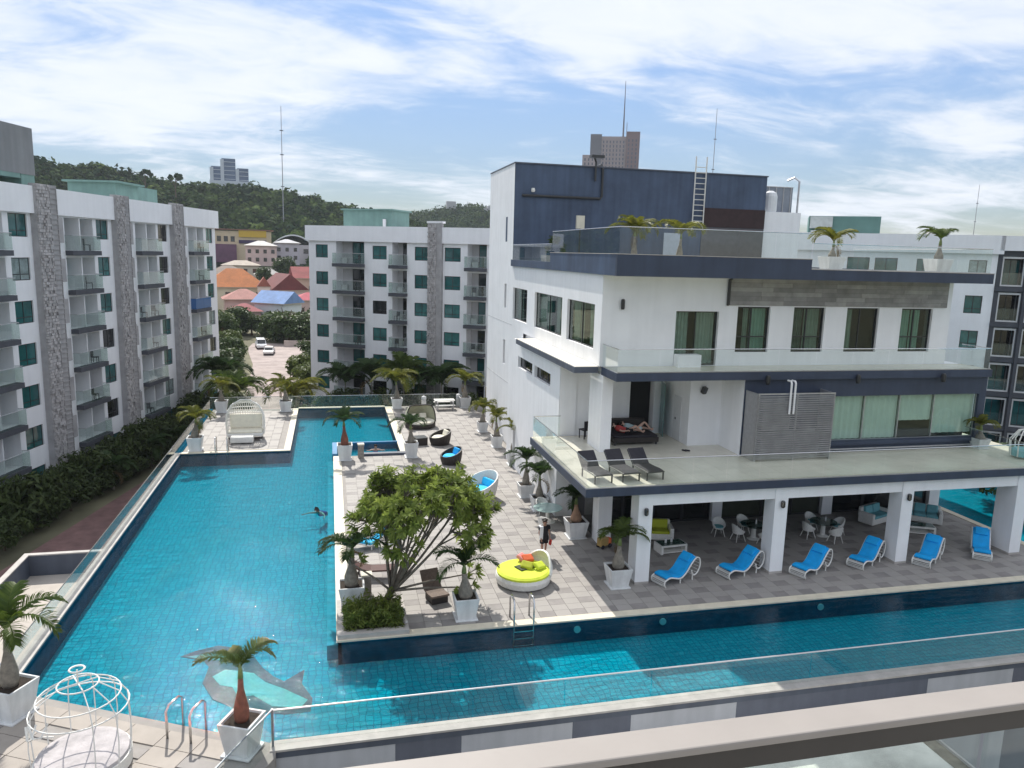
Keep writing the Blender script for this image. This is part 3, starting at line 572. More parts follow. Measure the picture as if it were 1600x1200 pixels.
# roof terrace
rs = tbx('roof_slab', WHITE, 11.8, 30.6, 30.21, 56.9, 12.21, 12.44)
MB().box(12.0, 30.5, 30.3, 49.2, 12.44, 12.46).build('roof_floor', COPGREY, rs)
fpn = tbx('roof_parapet', NAVY, 11.62, 20.8, 30.0, 30.21, 12.2, 13.1); tbx('roof_parapet', NAVY, 20.8, 30.65, 30.0, 30.21, 12.2, 12.66)
tbx('roof_parapet', NAVY2, 11.62, 11.8, 30.21, 40.0, 12.2, 13.1); tbx('roof_parapet', NAVY2, 11.62, 11.8, 40.0, 49.28, 12.2, 12.62); tbx('roof_parapet', NAVY, 30.45, 30.65, 30.21, 49, 12.2, 12.66)
cpb = MB(); cpb.box(11.6, 20.82, 29.98, 30.23, 13.1, 13.13); cpb.box(11.6, 11.82, 30.23, 40.02, 13.1, 13.13); cpb.box(20.82, 30.67, 29.98, 30.23, 12.66, 12.69); tb('parapet_cap', cpb, COPGREY)
rl = obj('roof_railing', MB().box(20.84, 30.5, 30.08, 30.12, 12.69, 12.72).mesh('roof_railing', ALU), TB)
rail_run(rl, [(11.72, 40.0), (11.72, 30.1), (20.8, 30.1)], 13.12, 1.1, GLASS_R, 1.8); rail_run(rl, [(20.85, 30.1), (30.5, 30.1), (30.5, 40)], 12.69, 1.12, GLASS_R, 1.9); rail_run(rl, [(11.72, 49.2), (11.72, 40.1)], 12.62, 0.95, GLASS_R, 1.8)
# dark roof block
rb = tbx('roof_block', NAVY2, 11.76, 30.0, 49.3, 57.0, 12.46, 18.78)
MB().box(11.72, 30.05, 49.22, 57.05, 18.78, 18.86).build('block_cap', SLATE, rb)
MB().box(25.2, 30.01, 49.25, 49.298, 15.2, 16.5).build('maroon_panel', M('maroon_cladding', (.035, .018, .02), .6, .15), rb); MB().box(25.2, 30.0, 49.26, 49.298, 12.48, 15.18).build('grey_panel', M('dark_grey_cladding', (.10, .10, .11), .6, .1), rb)
MB().box(22.4, 23.6, 49.25, 49.298, 12.48, 14.7).build('pale_door', M('pale_blue_door', (.45, .5, .56), .5, .06), rb)
MB().tube([(12.25, 49.2, 16.78), (17.6, 49.2, 16.78), (17.72, 49.2, 16.9), (17.72, 49.2, 18.7), (17.72, 49.5, 19.0), (17.72, 49.9, 19.0)], .085, 8).build('conduit', FRAME, rb)
cm = MB(); cm.lathe([(.1, 0), (.14, .1), (.1, .25)], 8, (12.95, 49.1, 17.0)); cm.build('camera_dome', WICKW, rb)
lamp = MB(); lamp.tube([(17.2, 49.15, 17.9), (17.2, 49.15, 19.1), (17.0, 48.9, 19.35)], .07, 6); lamp.obox((17.1, 48.7, 19.4), .9, .5, .18); lamp.build('roof_flood_lamp', FRAME, rb)
ldr = MB()
for x in (24.35, 25.15): ldr.tube([(x, 49.05, 14.9), (x, 49.05, 19.85)], .045, 6)
for k in range(12): ldr.tube([(24.35, 49.05, 15.2 + k * .36), (25.15, 49.05, 15.2 + k * .36)], .03, 6)
ldr.build('ladder', M('pale_ladder_paint', (.66, .66, .62), .5, .05), rb)
wb2 = tbx('stair_block', WHITE, 30.0, 33.1, 49.6, 55, 4.0, 16.45)
MB().box(30.55, 33.2, 51.0, 54, 16.45, 18.35).build('louvre_housing', M('grey_louvre_box', (.26, .29, .34), .5, .12, 1.5), wb2)
gb = MB()
for k in range(5): gb.box(30.6 + k * .6, 30.66 + k * .6, 50.96, 50.998, 16.5, 18.3)
gb.box(30.5, 33.2, 50.95, 50.995, 18.3, 18.36); gb.build('housing_frame', ALU, wb2)
tk = MB(); tk.lathe([(.45, 0), (.5, .1), (.5, 1.1), (.42, 1.35), (.15, 1.5)], 16, (30.9, 50.2, 16.45)); tk.build('water_tank', M('white_tank', (.72, .74, .76), .5, .04), wb2, smooth=False)
rr_ = MB(); rr_.tube([(33.15, 50.2, 16.45), (33.15, 50.2, 18.7), (33.0, 50.6, 19.0), (32.7, 51, 18.8)], .07, 8); rr_.build('vent_pipe', ALU, wb2)
tbx('right_end_wall', WHITE, 31.0, 31.25, 31.9, 56, 4.19, 7.72)
# ------------------------------------------------------------------ apartment blocks
CH_SEAT = MB(); CH_SEAT.box(-.22, .22, -.22, .22, .40, .45); CH_SEAT.box(-.22, .22, .18, .23, .45, .88)
for x in (-.19, .19):
    for y in (-.19, .19): CH_SEAT.box(x - .02, x + .02, y - .02, y + .02, 0, .40)
CH_SEAT = CH_SEAT.mesh('balcony_chair', BLACKF)
def stone_strip(b, s0, s1, z0, z1, proud, seed, ladder=True):
    rg = random.Random(seed); core = MB().box(s0, s1, -proud, -0.004, z0, z1).build('stone_strip', STONEP, b); m = MB(); z = z0
    while z < z1 - .1:
        x = s0 + .02; h = rg.uniform(.15, .24); wmid = s0 + (s1 - s0) * .62
        while x < wmid:
            l = min(rg.uniform(.14, .38), wmid - x)
            if l > .05: m.box(x + .012, x + l - .012, -proud - rg.uniform(.02, .17), -proud - .001, z + .012, min(z + h, z1) - .012)
            x += l
        z += h
    tag(m.build('stone_blocks', STONE, core), kind='stuff')
    if ladder:
        g = MB()
        for x in (wmid + .05, s1 - .06): g.box(x, x + .04, -proud - .05, -proud - .002, z0, z1)
        zz_ = z0
        while zz_ < z1: g.box(wmid + .05, s1 - .06, -proud - .06, -proud - .003, zz_, zz_ + .05); zz_ += .34
        g.build('lattice_frame', M('grey_lattice', (.36, .345, .345), .7, .15, 3), core)
    return core
def balcony(b, s0, s1, zf, zt, depth, out, glass, door, label=None, split=True, curtain=None):
    sl = MB().box(s0 - .06, s1 + .06, -out, 0.0, zf - .34, zf).build('balcony', SLABD, b)
    if label: sl['label'] = label
    L_ = s1 - s0 + .08; n = 2 if split else 1
    gm = MB().box(.01, L_ / n - .01, -.006, .006, .03, 1.05).mesh('glass_panel', glass)
    for i in range(n): obj('glass_panel', gm, sl, (s0 - .04 + i * L_ / n, -out + .04, zf))
    sm = MB().box(-.006, .006, .05, out, .03, 1.05).mesh('glass_panel', glass)
    for x in (s0 - .03, s1 + .03): obj('glass_panel', sm, sl, (x, -out, zf))
    MB().tube([(s0 - .03, 0, zf + 1.07), (s0 - .03, -out + .04, zf + 1.07), (s1 + .03, -out + .04, zf + 1.07), (s1 + .03, 0, zf + 1.07)], .02, 5).build('top_rail', ALU, sl)
    if split: MB().box((s0 + s1) / 2 - .06, (s0 + s1) / 2 + .06, -.05, depth - .01, zf + .001, zt - .001).build('partition', WHITE2, sl)
    for a, c, g in door: window(b, a, c, zf + .02, zf + 2.2, depth - .06, g, mull=(.5,) if c - a > 1.1 else (), trans=(), fw=.06, name='balcony_door')
    return sl
WG = [TEALG, TEALG, TEALG2, DARKG, TEALG, TEALG2, CURTG, TEALG, DARKG]
def apartment(name, label, loc, rz, s0, s1, zroof, zband, wins, recs, stones, floors, zw, wh, zf0, rec_h, seed, recdepth=1.25, out=.55, glass=None, dark=False, deep=14.0, wallm=None, group=None):
    b = thing(name, label, 'apartment building', loc, rz, group); rg = random.Random(seed); ops = []; wm_ = wallm or WHITE2
    for k in range(floors):
        for a, c in wins: ops.append((a, c, zw - wh - 2.8 * k, zw - 2.8 * k, .22))
        for r_ in recs:
            zf = zf0 - 2.8 * k; ops.append((r_[0], r_[1], zf, zf + rec_h, recdepth))
    facade_mesh(s0, s1, GZ, zband, ops).build('wall', wm_, b)
    bk = MB()
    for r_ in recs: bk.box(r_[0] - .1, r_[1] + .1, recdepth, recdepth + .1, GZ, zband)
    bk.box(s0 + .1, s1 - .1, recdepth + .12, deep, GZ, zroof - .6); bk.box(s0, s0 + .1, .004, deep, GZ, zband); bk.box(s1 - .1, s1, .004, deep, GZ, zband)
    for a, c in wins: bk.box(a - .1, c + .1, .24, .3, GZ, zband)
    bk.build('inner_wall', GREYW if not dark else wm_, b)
    pr = MB(); pr.box(s0 - .25, s1 + .3, -.30, -.02, zband, zroof); pr.box(s1 + .0, s1 + .3, -.02, deep, zband, zroof); pr.box(s0 - .25, s0, -.02, deep, zband, zroof); pr.box(s0, s1, deep - .3, deep, zband, zroof); pr.box(s0, s1, -.02, deep - .3, zband, zband + .1)
    pr.build('parapet', wm_, b)
    for k in range(floors):
        for a, c in wins: window(b, a, c, zw - wh - 2.8 * k, zw - 2.8 * k, .12, rg.choice(WG), mull=(.5,), trans=(.27,))
        for r_ in recs:
            zf = zf0 - 2.8 * k; w = r_[1] - r_[0]; lab = None; g = glass or GLASS_F
            if len(r_) > 3 and r_[3] == k: g = GLASS_B; lab = 'balcony with a blue screen behind its glass'
            split = r_[2]
            d = [(r_[0] + w * .12, r_[0] + w * .45, rg.choice((DARKG, TEALG2, CURT))), (r_[0] + w * .58, r_[0] + w * .92, rg.choice((DARKG, CURT, TEALG2)))] if split else [(r_[0] + w * .38, r_[0] + w * .92, rg.choice((DARKG, TEALG, DARKG)))]
            if rg.random() < .55: MB().box(r_[0] + .1, r_[0] + .75, recdepth - .42, recdepth - .1, zf + .02, zf + .55).build('air_conditioner', M('balcony_ac', (.58, .58, .57), .6, .06), b)
            balcony(b, r_[0], r_[1], zf, zf + rec_h, recdepth, out, g, d, lab, split)
    for q in stones: stone_strip(b, *q)
    return b
# left block
LP = (-19.44, 55.56, 0); LRZ = R(90 - 14.5)
LB = apartment('apartment_building', 'white balconied apartment block along the left side of the pool with three stone strips', LP, LRZ, -9, 31.1, 16.52, 14.76,
    [(-.91, .93), (3.75, 4.4), (8.95, 10.62), (13.5, 14.2), (18.69, 20.38), (23.4, 24.15), (28.81, 30.39), (-8, -6.3)],
    [(-5.0, -1.45, True), (4.95, 8.5, True), (14.75, 18.3, True), (24.75, 28.2, True, 2)],
    [(1.31, 3.6, GZ, 16.7, .42, 1), (11.12, 13.15, GZ, 16.7, .42, 2), (20.92, 22.95, GZ, 16.7, .42, 3)], 7, 14.69, 1.47, 12.36, 2.30, 11)
for s in (3.72, 13.2, 23.05):
    for k in range(7): MB().box(s - .1, s + .62, -.30, -.26, 12.9 - 2.8 * k + (k % 2) * .1, 14.6 - 2.8 * k).build('stone_panel', STONEP, LB)
TEALP = M('teal_grey_roof_paint', (0.20, 0.34, 0.31), .7, .08, .8, streak=.1); GREYP = M('grey_roof_box_render', (0.255, 0.265, 0.275), .8, .06, .6, streak=.12)
pb = MB(); pb.box(-10, 3.1, .6, 7, 17.3, 20.35); pb.build('roof_box', GREYP, LB); MB().box(-10, 1.6, .62, 6.8, 17.0, 17.3).build('roof_box_soffit', TEALP, LB); MB().box(1.7, 3.08, .65, 6.8, 15.6, 17.3).build('roof_box_leg', TEALP, LB)
pb = MB(); pb.box(15.7, 19.5, 2.0, 6, 16.0, 17.95); pb.box(19.5, 23.9, 2.4, 6, 16.0, 18.0); pb.box(15.4, 20.0, 1.6, 6.3, 17.95, 18.1); pb.build('stair_housing', TEALP, LB)
# back block and its continuation to the right behind the club building
BP = (-.46, 83.14, 0); BRZ = R(-32.67)
BB = apartment('apartment_building', 'white apartment block facing the far end of the pool with one grey stone strip', BP, BRZ, -2.0, 24.0, 15.36, 13.8,
    [(-1.17, .31), (5.62, 7.25), (10.43, 12.02), (13.73, 15.45), (19.2, 20.8)], [(1.32, 4.66, False), (7.9, 9.57, False), (16.19, 18.21, False), (21.3, 23.2, False)],
    [(12.03, 13.57, GZ, 15.75, .35, 5, False)], 6, 13.42, 1.36, 11.52, 2.28, 23, out=.75)
MB().box(11.95, 13.65, -.42, .3, 15.75, 15.95).build('strip_cap', WHITE2, BB)
MB().box(.7, 6.5, 2.5, 6.5, 14.2, 17.1).box(.5, 6.7, 2.3, 6.7, 17.1, 17.25).build('stair_housing', TEALP, BB); MB().box(5.6, 5.9, 2.2, 2.4, 15.3, 16.2).build('roof_vent', WHITE2, BB)
SB = apartment('apartment_building', 'white apartment block whose windows show through the glass rail of the club roof', BP, BRZ, 40.0, 61.4, 15.44, 14.0,
    [(50.5, 52.2), (52.6, 54.3), (55.7, 56.7), (59.45, 60.7)], [], [], 6, 13.5, 1.42, 11.52, 2.28, 31, wallm=WHITE)
MB().box(47.3, 53.0, 2.5, 6.5, 14.9, 16.95).build('stair_housing', M('dark_teal_roof_paint', (0.10, 0.20, 0.185), .7, .08, .8), SB); MB().box(47.4, 49.2, 2.2, 2.45, 15.9, 16.9).box(47.5, 48.8, 1.9, 2.2, 14.5, 15.7).build('air_conditioner', M('grey_ac', (.42, .46, .46), .6, .1), SB)
MB().box(56.5, 58.0, 1.0, 2.6, 14.9, 15.95).build('roof_hatch', GREYW, SB)
DB = thing('apartment_building', 'dark navy gridded balcony block at the right edge behind the club building', 'apartment building', BP, BRZ)
recs = [(61.75 + i * 1.95, 61.75 + i * 1.95 + 1.55) for i in range(5)]; ops = []
for k in range(7):
    for a, c in recs: ops.append((a, c, 11.52 - 2.8 * k, 11.52 - 2.8 * k + 2.35, 1.1))
facade_mesh(61.42, 71.6, GZ, 14.28, ops).build('wall', M('charcoal_wall', (.062, .066, .078), .6, .1, .9), DB)
MB().box(61.42, 71.6, 1.12, 12, GZ, 15).build('inner_wall', GREYW, DB); MB().box(61.42, 71.8, -.3, -.02, 14.28, 15.42).box(61.42, 71.8, -.02, 12, 15.0, 15.3).build('parapet', WHITE2, DB)
for k in range(7):
    MB().box(61.42, 71.6, -.12, -.004, 11.12 - 2.8 * k, 11.46 - 2.8 * k).build('floor_band', SLABD, DB)
    for a, c in recs:
        zf = 11.52 - 2.8 * k; f = MB(); f.box(a, a + .1, .02, .12, zf, zf + 2.3); f.box(c - .1, c, .02, .12, zf, zf + 2.3); f.box(a + .1, c - .1, .02, .12, zf + 2.15, zf + 2.3); f.box(a + .1, c - .1, .02, .12, zf, zf + .12)
        fr_ = f.build('balcony_frame', M('pale_grey_frame', (.60, .60, .60), .6, .05), DB); MB().box(a + .1, c - .1, .05, .062, zf + .12, zf + 1.05).build('glass_panel', GLASS_F, fr_)
        window(DB, a + .15, c - .1, zf + .02, zf + 2.1, 1.0, random.choice((TEALG, DARKG, TEALG2)), mull=(.5,), trans=(), name='balcony_door')
for i, (a, c) in enumerate(recs): MB().box(c + .1, c + .3, -.25, -.004, GZ, 14.28).build('pier', SLABD, DB)
# chairs left out on the balconies
def frame_pt(loc, rz, s, y, z): return (loc[0] + math.cos(rz) * s - math.sin(rz) * y, loc[1] + math.sin(rz) * s + math.cos(rz) * y, z)
rg = random.Random(5); ORD = ['top', 'second', 'third', 'fourth', 'fifth', 'sixth', 'seventh']; CN = {7.4: ('nearest full', 'far'), 17.2: ('middle', 'far'), 27.2: ('farthest', 'far'), 15.6: ('middle', 'near'), 3.9: ('wide left', 'right'), 8.5: ('narrow middle', 'left'), 17.0: ('narrow right', 'left')}
for s in (7.4, 17.2, 27.2, 15.6):
    for k in range(7):
        if rg.random() < .45: continue
        tag(obj('balcony_chair', CH_SEAT, None, frame_pt(LP, LRZ, s + rg.uniform(-.2, .2), -.05, 12.36 - 2.8 * k), LRZ + rg.uniform(-.6, .6)), f'dark chair, {CN[s][1]} end of {ORD[k]} balcony down, {CN[s][0]} column of left block', 'chair', 'chairs on the left block balconies')
for s in (3.9, 8.5, 17.0):
    for k in range(5):
        if rg.random() < .5: continue
        tag(obj('balcony_chair', CH_SEAT, None, frame_pt(BP, BRZ, s, -.1, 11.52 - 2.8 * k), BRZ + rg.uniform(-.6, .6)), f'dark chair on the {ORD[k]} balcony down in the {CN[s][0]} column of the far block', 'chair', 'chairs on the far block balconies')

# ------------------------------------------------------------------ glass fences and rails round the pool
def fence(label, pts, z0, h, kerb=None, maxw=1.6, mat=None, posts=False, railm=None):
    f = thing('glass_fence', label, 'glass fence', (0, 0, 0)); rail_run(f, pts, z0, h, mat or GLASS_R, maxw, rail=railm or STEEL)
    if posts:
        for x, y in posts: MB().box(x - .03, x + .03, y - .03, y + .03, z0 - .05, z0 + h + .02).build('post', ALU if not railm else railm, f)
    return f
MB_ = MB().box(-9.62, -9.28, 22.6, 49.8, 0.0, 0.06); lc = MB_.build('pool_coping', COPGREY); lc['kind'] = 'structure'
fence('glass fence along the left pool edge above the brick path', [(-9.5, 22.8), (-9.5, 63.4)], .05, .74, maxw=1.35)
GREYRAIL = M('grey_painted_rail', (.22, .25, .27), .4, .08, 4, metal=.3)
fence('long glass fence on the near pool edge above the painted wall', [(-1.63, 19.06), (36, 19.06)], 0.0, .98, maxw=2.6, railm=M('pale_rail_cap', (.62, .64, .64), .35, .05, 4, metal=.4))
fence('short glass fence beside the square potted palm on the near deck', [(-1.63, 18.98), (-5.2, 12.1)], 0.0, 1.05, maxw=1.3, posts=[(-1.63, 19.0), (-3.4, 15.6)], railm=GREYRAIL)
fence('glass fence across the far end of the pool and deck', [(-9.5, 63.5), (11.7, 63.5)], 0.02, .95, maxw=1.5, mat=GLASS_F)
tag(MB().box(12.6, 12.75, 57.2, 61.5, 0, 1.9).build('side_screen_wall', M('tan_screen', (.34, .29, .22), .85, .2, 5)), 'tan screen wall by the far corner of the club building', 'wall')
# ladders of the pool
def pool_ladder(label, loc, rz, steps=False):
    t = thing('pool_ladder', label, 'pool ladder', loc, rz, None)
    for x in (-.36, .36): MB().tube([(x, .62, 0), (x, .62, .78), (x, .5, .9), (x, .12, .92), (x, -.03, .8), (x, -.03, -.9 if steps else -.5)], .035, 8).build('handrail', STEEL, t, smooth=True)
    if steps:
        for k in range(3): MB().box(-.36, .36, -.09, .03, -.25 - k * .27, -.21 - k * .27).build('step', STEEL, t)
    return t
pool_ladder('steel pool ladder on the slanting near deck beside the birdcage seat', (-3.78, 20.25, 0), nla + PI)
pool_ladder('steel pool ladder beside the far left birdcage seat', (-6.9, 49.85, 0), 0)
pool_ladder('steel pool ladder with steps in front of the round lime daybed', (6.55, 24.28, 0), 0, True)

# ------------------------------------------------------------------ the balcony rail the photograph is taken over
br = thing('balcony_railing', 'balcony railing with its sunlit top coloured beige crossing the bottom right foreground', 'railing', (0, 0, 0))
MB().box(-4, 5, 1.03, 1.095, 12.185, 12.2).build('rail_top', M('rail_sunlit_beige', (0.31, 0.28, 0.255), .55, .03, 8), br, bevel=.003)  # sun and shade on one rail put into two colours: beige top, brown bar
MB().box(-4, 5, 1.034, 1.09, 12.146, 12.184).build('rail_bar', M('rail_shaded_brown', (0.045, 0.040, 0.036), .4, .05, 8), br)  # dark brown carries the shade of the front face
gmm = MB().box(.01, 1.19, -.005, .005, 0, 1.0).mesh('glass_panel', glassmat('balcony_glass', (.88, .93, .93), .9, film=0.03))
for i in range(-3, 4): obj('glass_panel', gmm, br, (i * 1.2, 1.062, 11.14))
tag(MB().box(-4, 5, -1.6, 1.13, 10.95, 11.1).build('balcony_floor', COPGREY), 'grey floor slab of the balcony below the beige rail', 'balcony floor')
# ------------------------------------------------------------------ potted palms
def frond_mesh(name, seed, L, droop, mat, nl=44, leafl=0.50, rise=1.0):
    rg = random.Random(seed); pts = []; ang = rise; p = Vector((0, 0, 0)); n = 14; side = rg.uniform(-.25, .25)
    for i in range(n + 1):
        pts.append(p.copy()); t = i / n; a = ang - droop * t ** 1.25
        p = p + Vector((math.cos(a), side * t * .6, math.sin(a))) * (L / n)
    m = MB(); m.cm = 0; m.tube(pts, [.020 * (1 - .75 * i / n) + .004 for i in range(n + 1)], 4)
    for i in range(nl):
        t = .10 + .90 * i / (nl - 1); f = t * n; k = min(int(f), n - 1); q = pts[k].lerp(pts[k + 1], f - k); tg = (pts[k + 1] - pts[k]).normalized()
        sd = tg.cross(Vector((0, 0, 1))).normalized(); up = sd.cross(tg)
        ll = leafl * (.35 + .65 * math.sin(PI * min(1, .12 + .86 * t))) * rg.uniform(.85, 1.1)
        for s in (-1, 1):
            fw = .45 + .6 * t + rg.uniform(-.1, .1); d = (sd * s + tg * fw + up * rg.uniform(.25, .55)).normalized()
            a = q; b = q + d * ll * .5 + up * .02; c = q + d * ll * .98 - Vector((0, 0, ll * .22)); w = tg * .024 + up * .011
            m.add([a - w * .6, a + w * .6, b + w, c, b - w], [(0, 1, 2, 4), (4, 2, 3)])
    return m.mesh(name, mat)
FR = {}
for kind, mt in (('n', PALMF), ('y', PALMY), ('d', PALMD)):
    FR[kind] = [frond_mesh('frond', 10 * i + ord(kind), 1.25 + .12 * (i % 3), 1.5 + .35 * (i % 4), mt, rise=1.15 - .2 * (i % 3)) for i in range(6)]
FRB = [frond_mesh('dry_frond', 500 + i, 1.1, 1.9, PALMB, 22, .36, .7) for i in range(2)]
POT = MB(); POT.cm = 0
def pot_mesh(w, h):
    m = MB(); b, t = w * .36, w * .5
    def ring(r, z): return [(-r, -r, z), (r, -r, z), (r, r, z), (-r, r, z)]
    vs = ring(b, .05) + ring(t, h) + ring(t - .06, h) + ring(t - .09, h - .1); f = [(3, 2, 1, 0)]
    for k in range(3):
        for j in range(4): f.append((k * 4 + j, k * 4 + (j + 1) % 4, k * 4 + 4 + (j + 1) % 4, k * 4 + 4 + j))
    m.add(vs, f); m.box(-b - .09, b + .09, -b - .09, b + .09, 0, .05); return m.mesh('planter', PLANTW), MB().box(-t + .085, t - .085, -t + .085, t - .085, h - .16, h - .06).mesh('soil', SOIL)
POTS = {}
def palm(label, x, y, potw, poth, trunk, nf=7, fk='n', rz=0.0, z=0.0, tm_=None, bulge=.24, fs=1.0, seed=0, shaft=True, group=None, spread=None, pot=True, name='potted_palm'):
    t = thing(name, label, 'potted palm' if pot else 'palm', (x, y, z), rz, group); rg = random.Random(seed * 7 + 3)
    z0 = 0
    if pot:
        key = (round(potw, 2), round(poth, 2))
        if key not in POTS: POTS[key] = pot_mesh(*key)
        obj('planter', POTS[key][0], t, bevel=.012); obj('soil', POTS[key][1], t); z0 = poth - .08
    m = MB(); H_ = trunk; lean = rg.uniform(-.08, .08)
    prof = [(0, bulge * .85), (.12, bulge), (.3, bulge * .98), (.5, bulge * .72), (.72, bulge * .42), (1, bulge * .33)]
    m.tube([(lean * u * u, lean * .5 * u, z0 + H_ * u) for u, r_ in prof], [r_ for u, r_ in prof], 10); m.build('trunk', tm_ or PALMT, t, smooth=True)
    if shaft:
        s = MB(); s.tube([(lean, lean * .5, z0 + H_), (lean, lean * .5, z0 + H_ + .16), (lean, lean * .5, z0 + H_ + .36)], [bulge * .36, bulge * .3, .03], 8); s.build('crown_shaft', SHAFT, t, smooth=True)
    for i in range(nf):
        a = (spread[i] if spread else 2 * PI * i / nf + rg.uniform(-.3, .3)); o = obj('frond', FR[fk][(i + seed) % 6], t, (lean, lean * .5, z0 + H_ + .26)); o.rotation_euler = (0, rg.uniform(-.25, .18), a); o.scale = (fs, fs, fs * rg.uniform(.9, 1.1))
    if fs > .7 and seed % 2: o = obj('dry_frond', FRB[seed % 2], t, (lean, lean * .5, z0 + H_ + .1)); o.rotation_euler = (0, .9, rg.uniform(0, 6)); o.scale = (fs * .8,) * 3
    return t
D = R
palm('large potted palm with a fat grey trunk at the left edge of the near deck', -8.72, 21.75, 1.0, .98, 1.4, 7, 'n', R(-27), bulge=.235, fs=1.2, seed=1, spread=[D(60), D(10), D(-35), D(120), D(170), D(215), D(270)])
palm('potted palm with a rusty brown trunk standing before the dolphin mosaic', -2.38, 18.95, .88, .95, 1.2, 4, 'n', R(-25), tm_=PALMR, bulge=.20, fs=.85, seed=2, spread=[D(145), D(35), D(205), D(75)])
palm('bottle palm in a white pot at the pool corner left of the frangipani', .62, 26.95, .95, .82, 1.15, 7, 'd', 0, bulge=.27, fs=1.05, seed=3, spread=[D(170), D(205), D(140), D(10), D(-20), D(60), D(255)])
palm('bottle palm in a white pot between the frangipani and the lime daybed', 4.6, 25.2, .88, .84, .95, 6, 'd', 0, bulge=.26, fs=1.0, seed=4, spread=[D(185), D(215), D(15), D(-25), D(80), D(160)])
palm('weeping potted palm beside the first white column of the club building', 11.05, 26.75, .92, .82, .95, 9, 'n', 0, bulge=.25, fs=.88, seed=5)
palm('potted palm with an orange brown trunk at the club corner behind the standing person', 11.05, 32.15, .98, .82, .85, 8, 'd', 0, tm_=M('tan_trunk', (.33, .20, .13), .8, .15, 6), bulge=.26, fs=.95, seed=6)
palm('sunlit potted palm beside the far left birdcage seat and the pool ladder', -8.55, 50.6, .95, .90, .95, 9, 'y', 0, bulge=.26, fs=1.05, seed=7)
palm('potted palm against the far fence behind the white birdcage seat', -8.5, 62.5, .95, .92, .95, 7, 'y', 0, fs=1.2, seed=8)
palm('potted palm at the far left corner of the pool by the glass fence', -3.6, 62.4, .98, .86, .95, 7, 'y', 0, fs=1.2, seed=9)
palm('potted palm with a pinkish trunk beside the jacuzzi', .75, 47.1, .95, 1.0, 1.25, 8, 'd', 0, tm_=PALMR, bulge=.25, fs=1.0, seed=10)
palm('potted palm to the right of the jacuzzi wall', 4.9, 47.2, .88, .98, .9, 6, 'd', 0, fs=1.05, seed=11, spread=[D(170), D(110), D(70), D(230), D(20), D(300)])
palm('bushy potted palm at the far right corner of the pool', 5.3, 62.7, .95, .84, 1.2, 10, 'y', 0, fs=1.6, seed=12)
palm('potted palm by the far fence near the club wall', 11.0, 62.3, .95, .92, 1.1, 8, 'y', 0, fs=1.3, seed=13)
palm('tall thin potted palm third from the front along the club side wall', 11.0, 44.5, .80, .86, 1.2, 7, 'y', 0, bulge=.20, fs=.85, seed=14)
palm('leaning potted palm second from the far end of the club side wall', 10.9, 49.0, .78, .78, 1.05, 8, 'y', 0, bulge=.20, fs=.9, seed=15)
palm('shaggy potted palm farthest along the club side wall', 10.8, 53.5, .78, .75, .8, 9, 'y', 0, bulge=.2, fs=.95, seed=16)
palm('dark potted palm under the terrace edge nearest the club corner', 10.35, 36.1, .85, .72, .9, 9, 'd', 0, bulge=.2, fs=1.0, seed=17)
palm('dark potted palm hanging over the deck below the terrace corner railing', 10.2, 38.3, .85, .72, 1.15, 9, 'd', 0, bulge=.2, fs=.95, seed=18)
ZR = 12.46
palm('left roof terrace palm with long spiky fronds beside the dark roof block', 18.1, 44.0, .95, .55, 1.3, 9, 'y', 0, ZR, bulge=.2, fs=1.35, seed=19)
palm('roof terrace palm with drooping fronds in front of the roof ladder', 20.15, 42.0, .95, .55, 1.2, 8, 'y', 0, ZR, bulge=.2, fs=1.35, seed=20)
palm('roof palm in a white tapered pot at the step of the navy parapet', 23.95, 33.0, .95, .82, .55, 6, 'y', 0, ZR, bulge=.2, fs=.98, seed=21, spread=[D(160), D(190), D(10), D(-15), D(130), D(40)])
palm('roof palm with three arching fronds in a white pot near the right end', 29.5, 32.3, .98, .85, .75, 5, 'n', 0, ZR, bulge=.22, fs=1.0, seed=22, spread=[D(165), D(200), D(10), D(30), D(100)])
palm('yellowing potted palm at the right end of the first terrace', 31.0, 29.9, .7, .5, .45, 10, 'y', 0, 4.19, fs=.62, seed=23)
dm = thing('roof_planter_box', 'dark shrubs in a low box by the roof terrace railing', 'planter', (14.2, 46.5, ZR))
MB().box(-1.2, .8, -.3, .3, 0, .5).build('planter_box', COPGREY, dm); obj('foliage', crown_mesh('foliage', 77, (1.0, .4, .8), 12, 260, .26, .09, BROAD), dm, (-.3, 0, 1.0))
fl_ = thing('flood_light_post', 'pale flood light on a short post above the roof terrace glass', 'flood light', (15.3, 46.2, ZR)); MB().tube([(0, 0, 0), (0, 0, 2.2)], .05, 6).build('post', FRAME, fl_); MB().box(-.25, .25, -.12, .12, 2.2, 3.0).build('lamp_head', M('pale_lamp', (.62, .60, .5), .5, .05), fl_)
# palms growing in the ground beyond the far fence and at the left block
i = 0
for x, y, h, fk, lab in ((1.4, 76, 3.4, 'd', 'dark in-ground palm just right of the left corner of the far block'), (3.8, 74, 4.1, 'd', 'dark in-ground palm below the first balcony column of the far block'), (6.8, 72.5, 4.6, 'n', 'tall in-ground palm left of centre against the far block'), (8.4, 74, 3.6, 'd', 'shaded in-ground palm by the stone strip of the far block'), (10.3, 71.5, 4.0, 'd', 'spiky in-ground palm right of the stone strip of the far block'), (-3.2, 70, 3.2, 'y', 'yellowish in-ground palm behind the far left corner of the pool'), (-8.0, 69, 3.8, 'n', 'in-ground palm by the near corner of the left block'), (-10.0, 74, 4.4, 'd', 'in-ground palm between the left block and the road')):
    palm(lab, x, y, 0, 0, h + .9, 15, fk, 0, GZ, bulge=.16, fs=2.3, seed=30 + i, pot=False, name='palm_tree'); i += 1

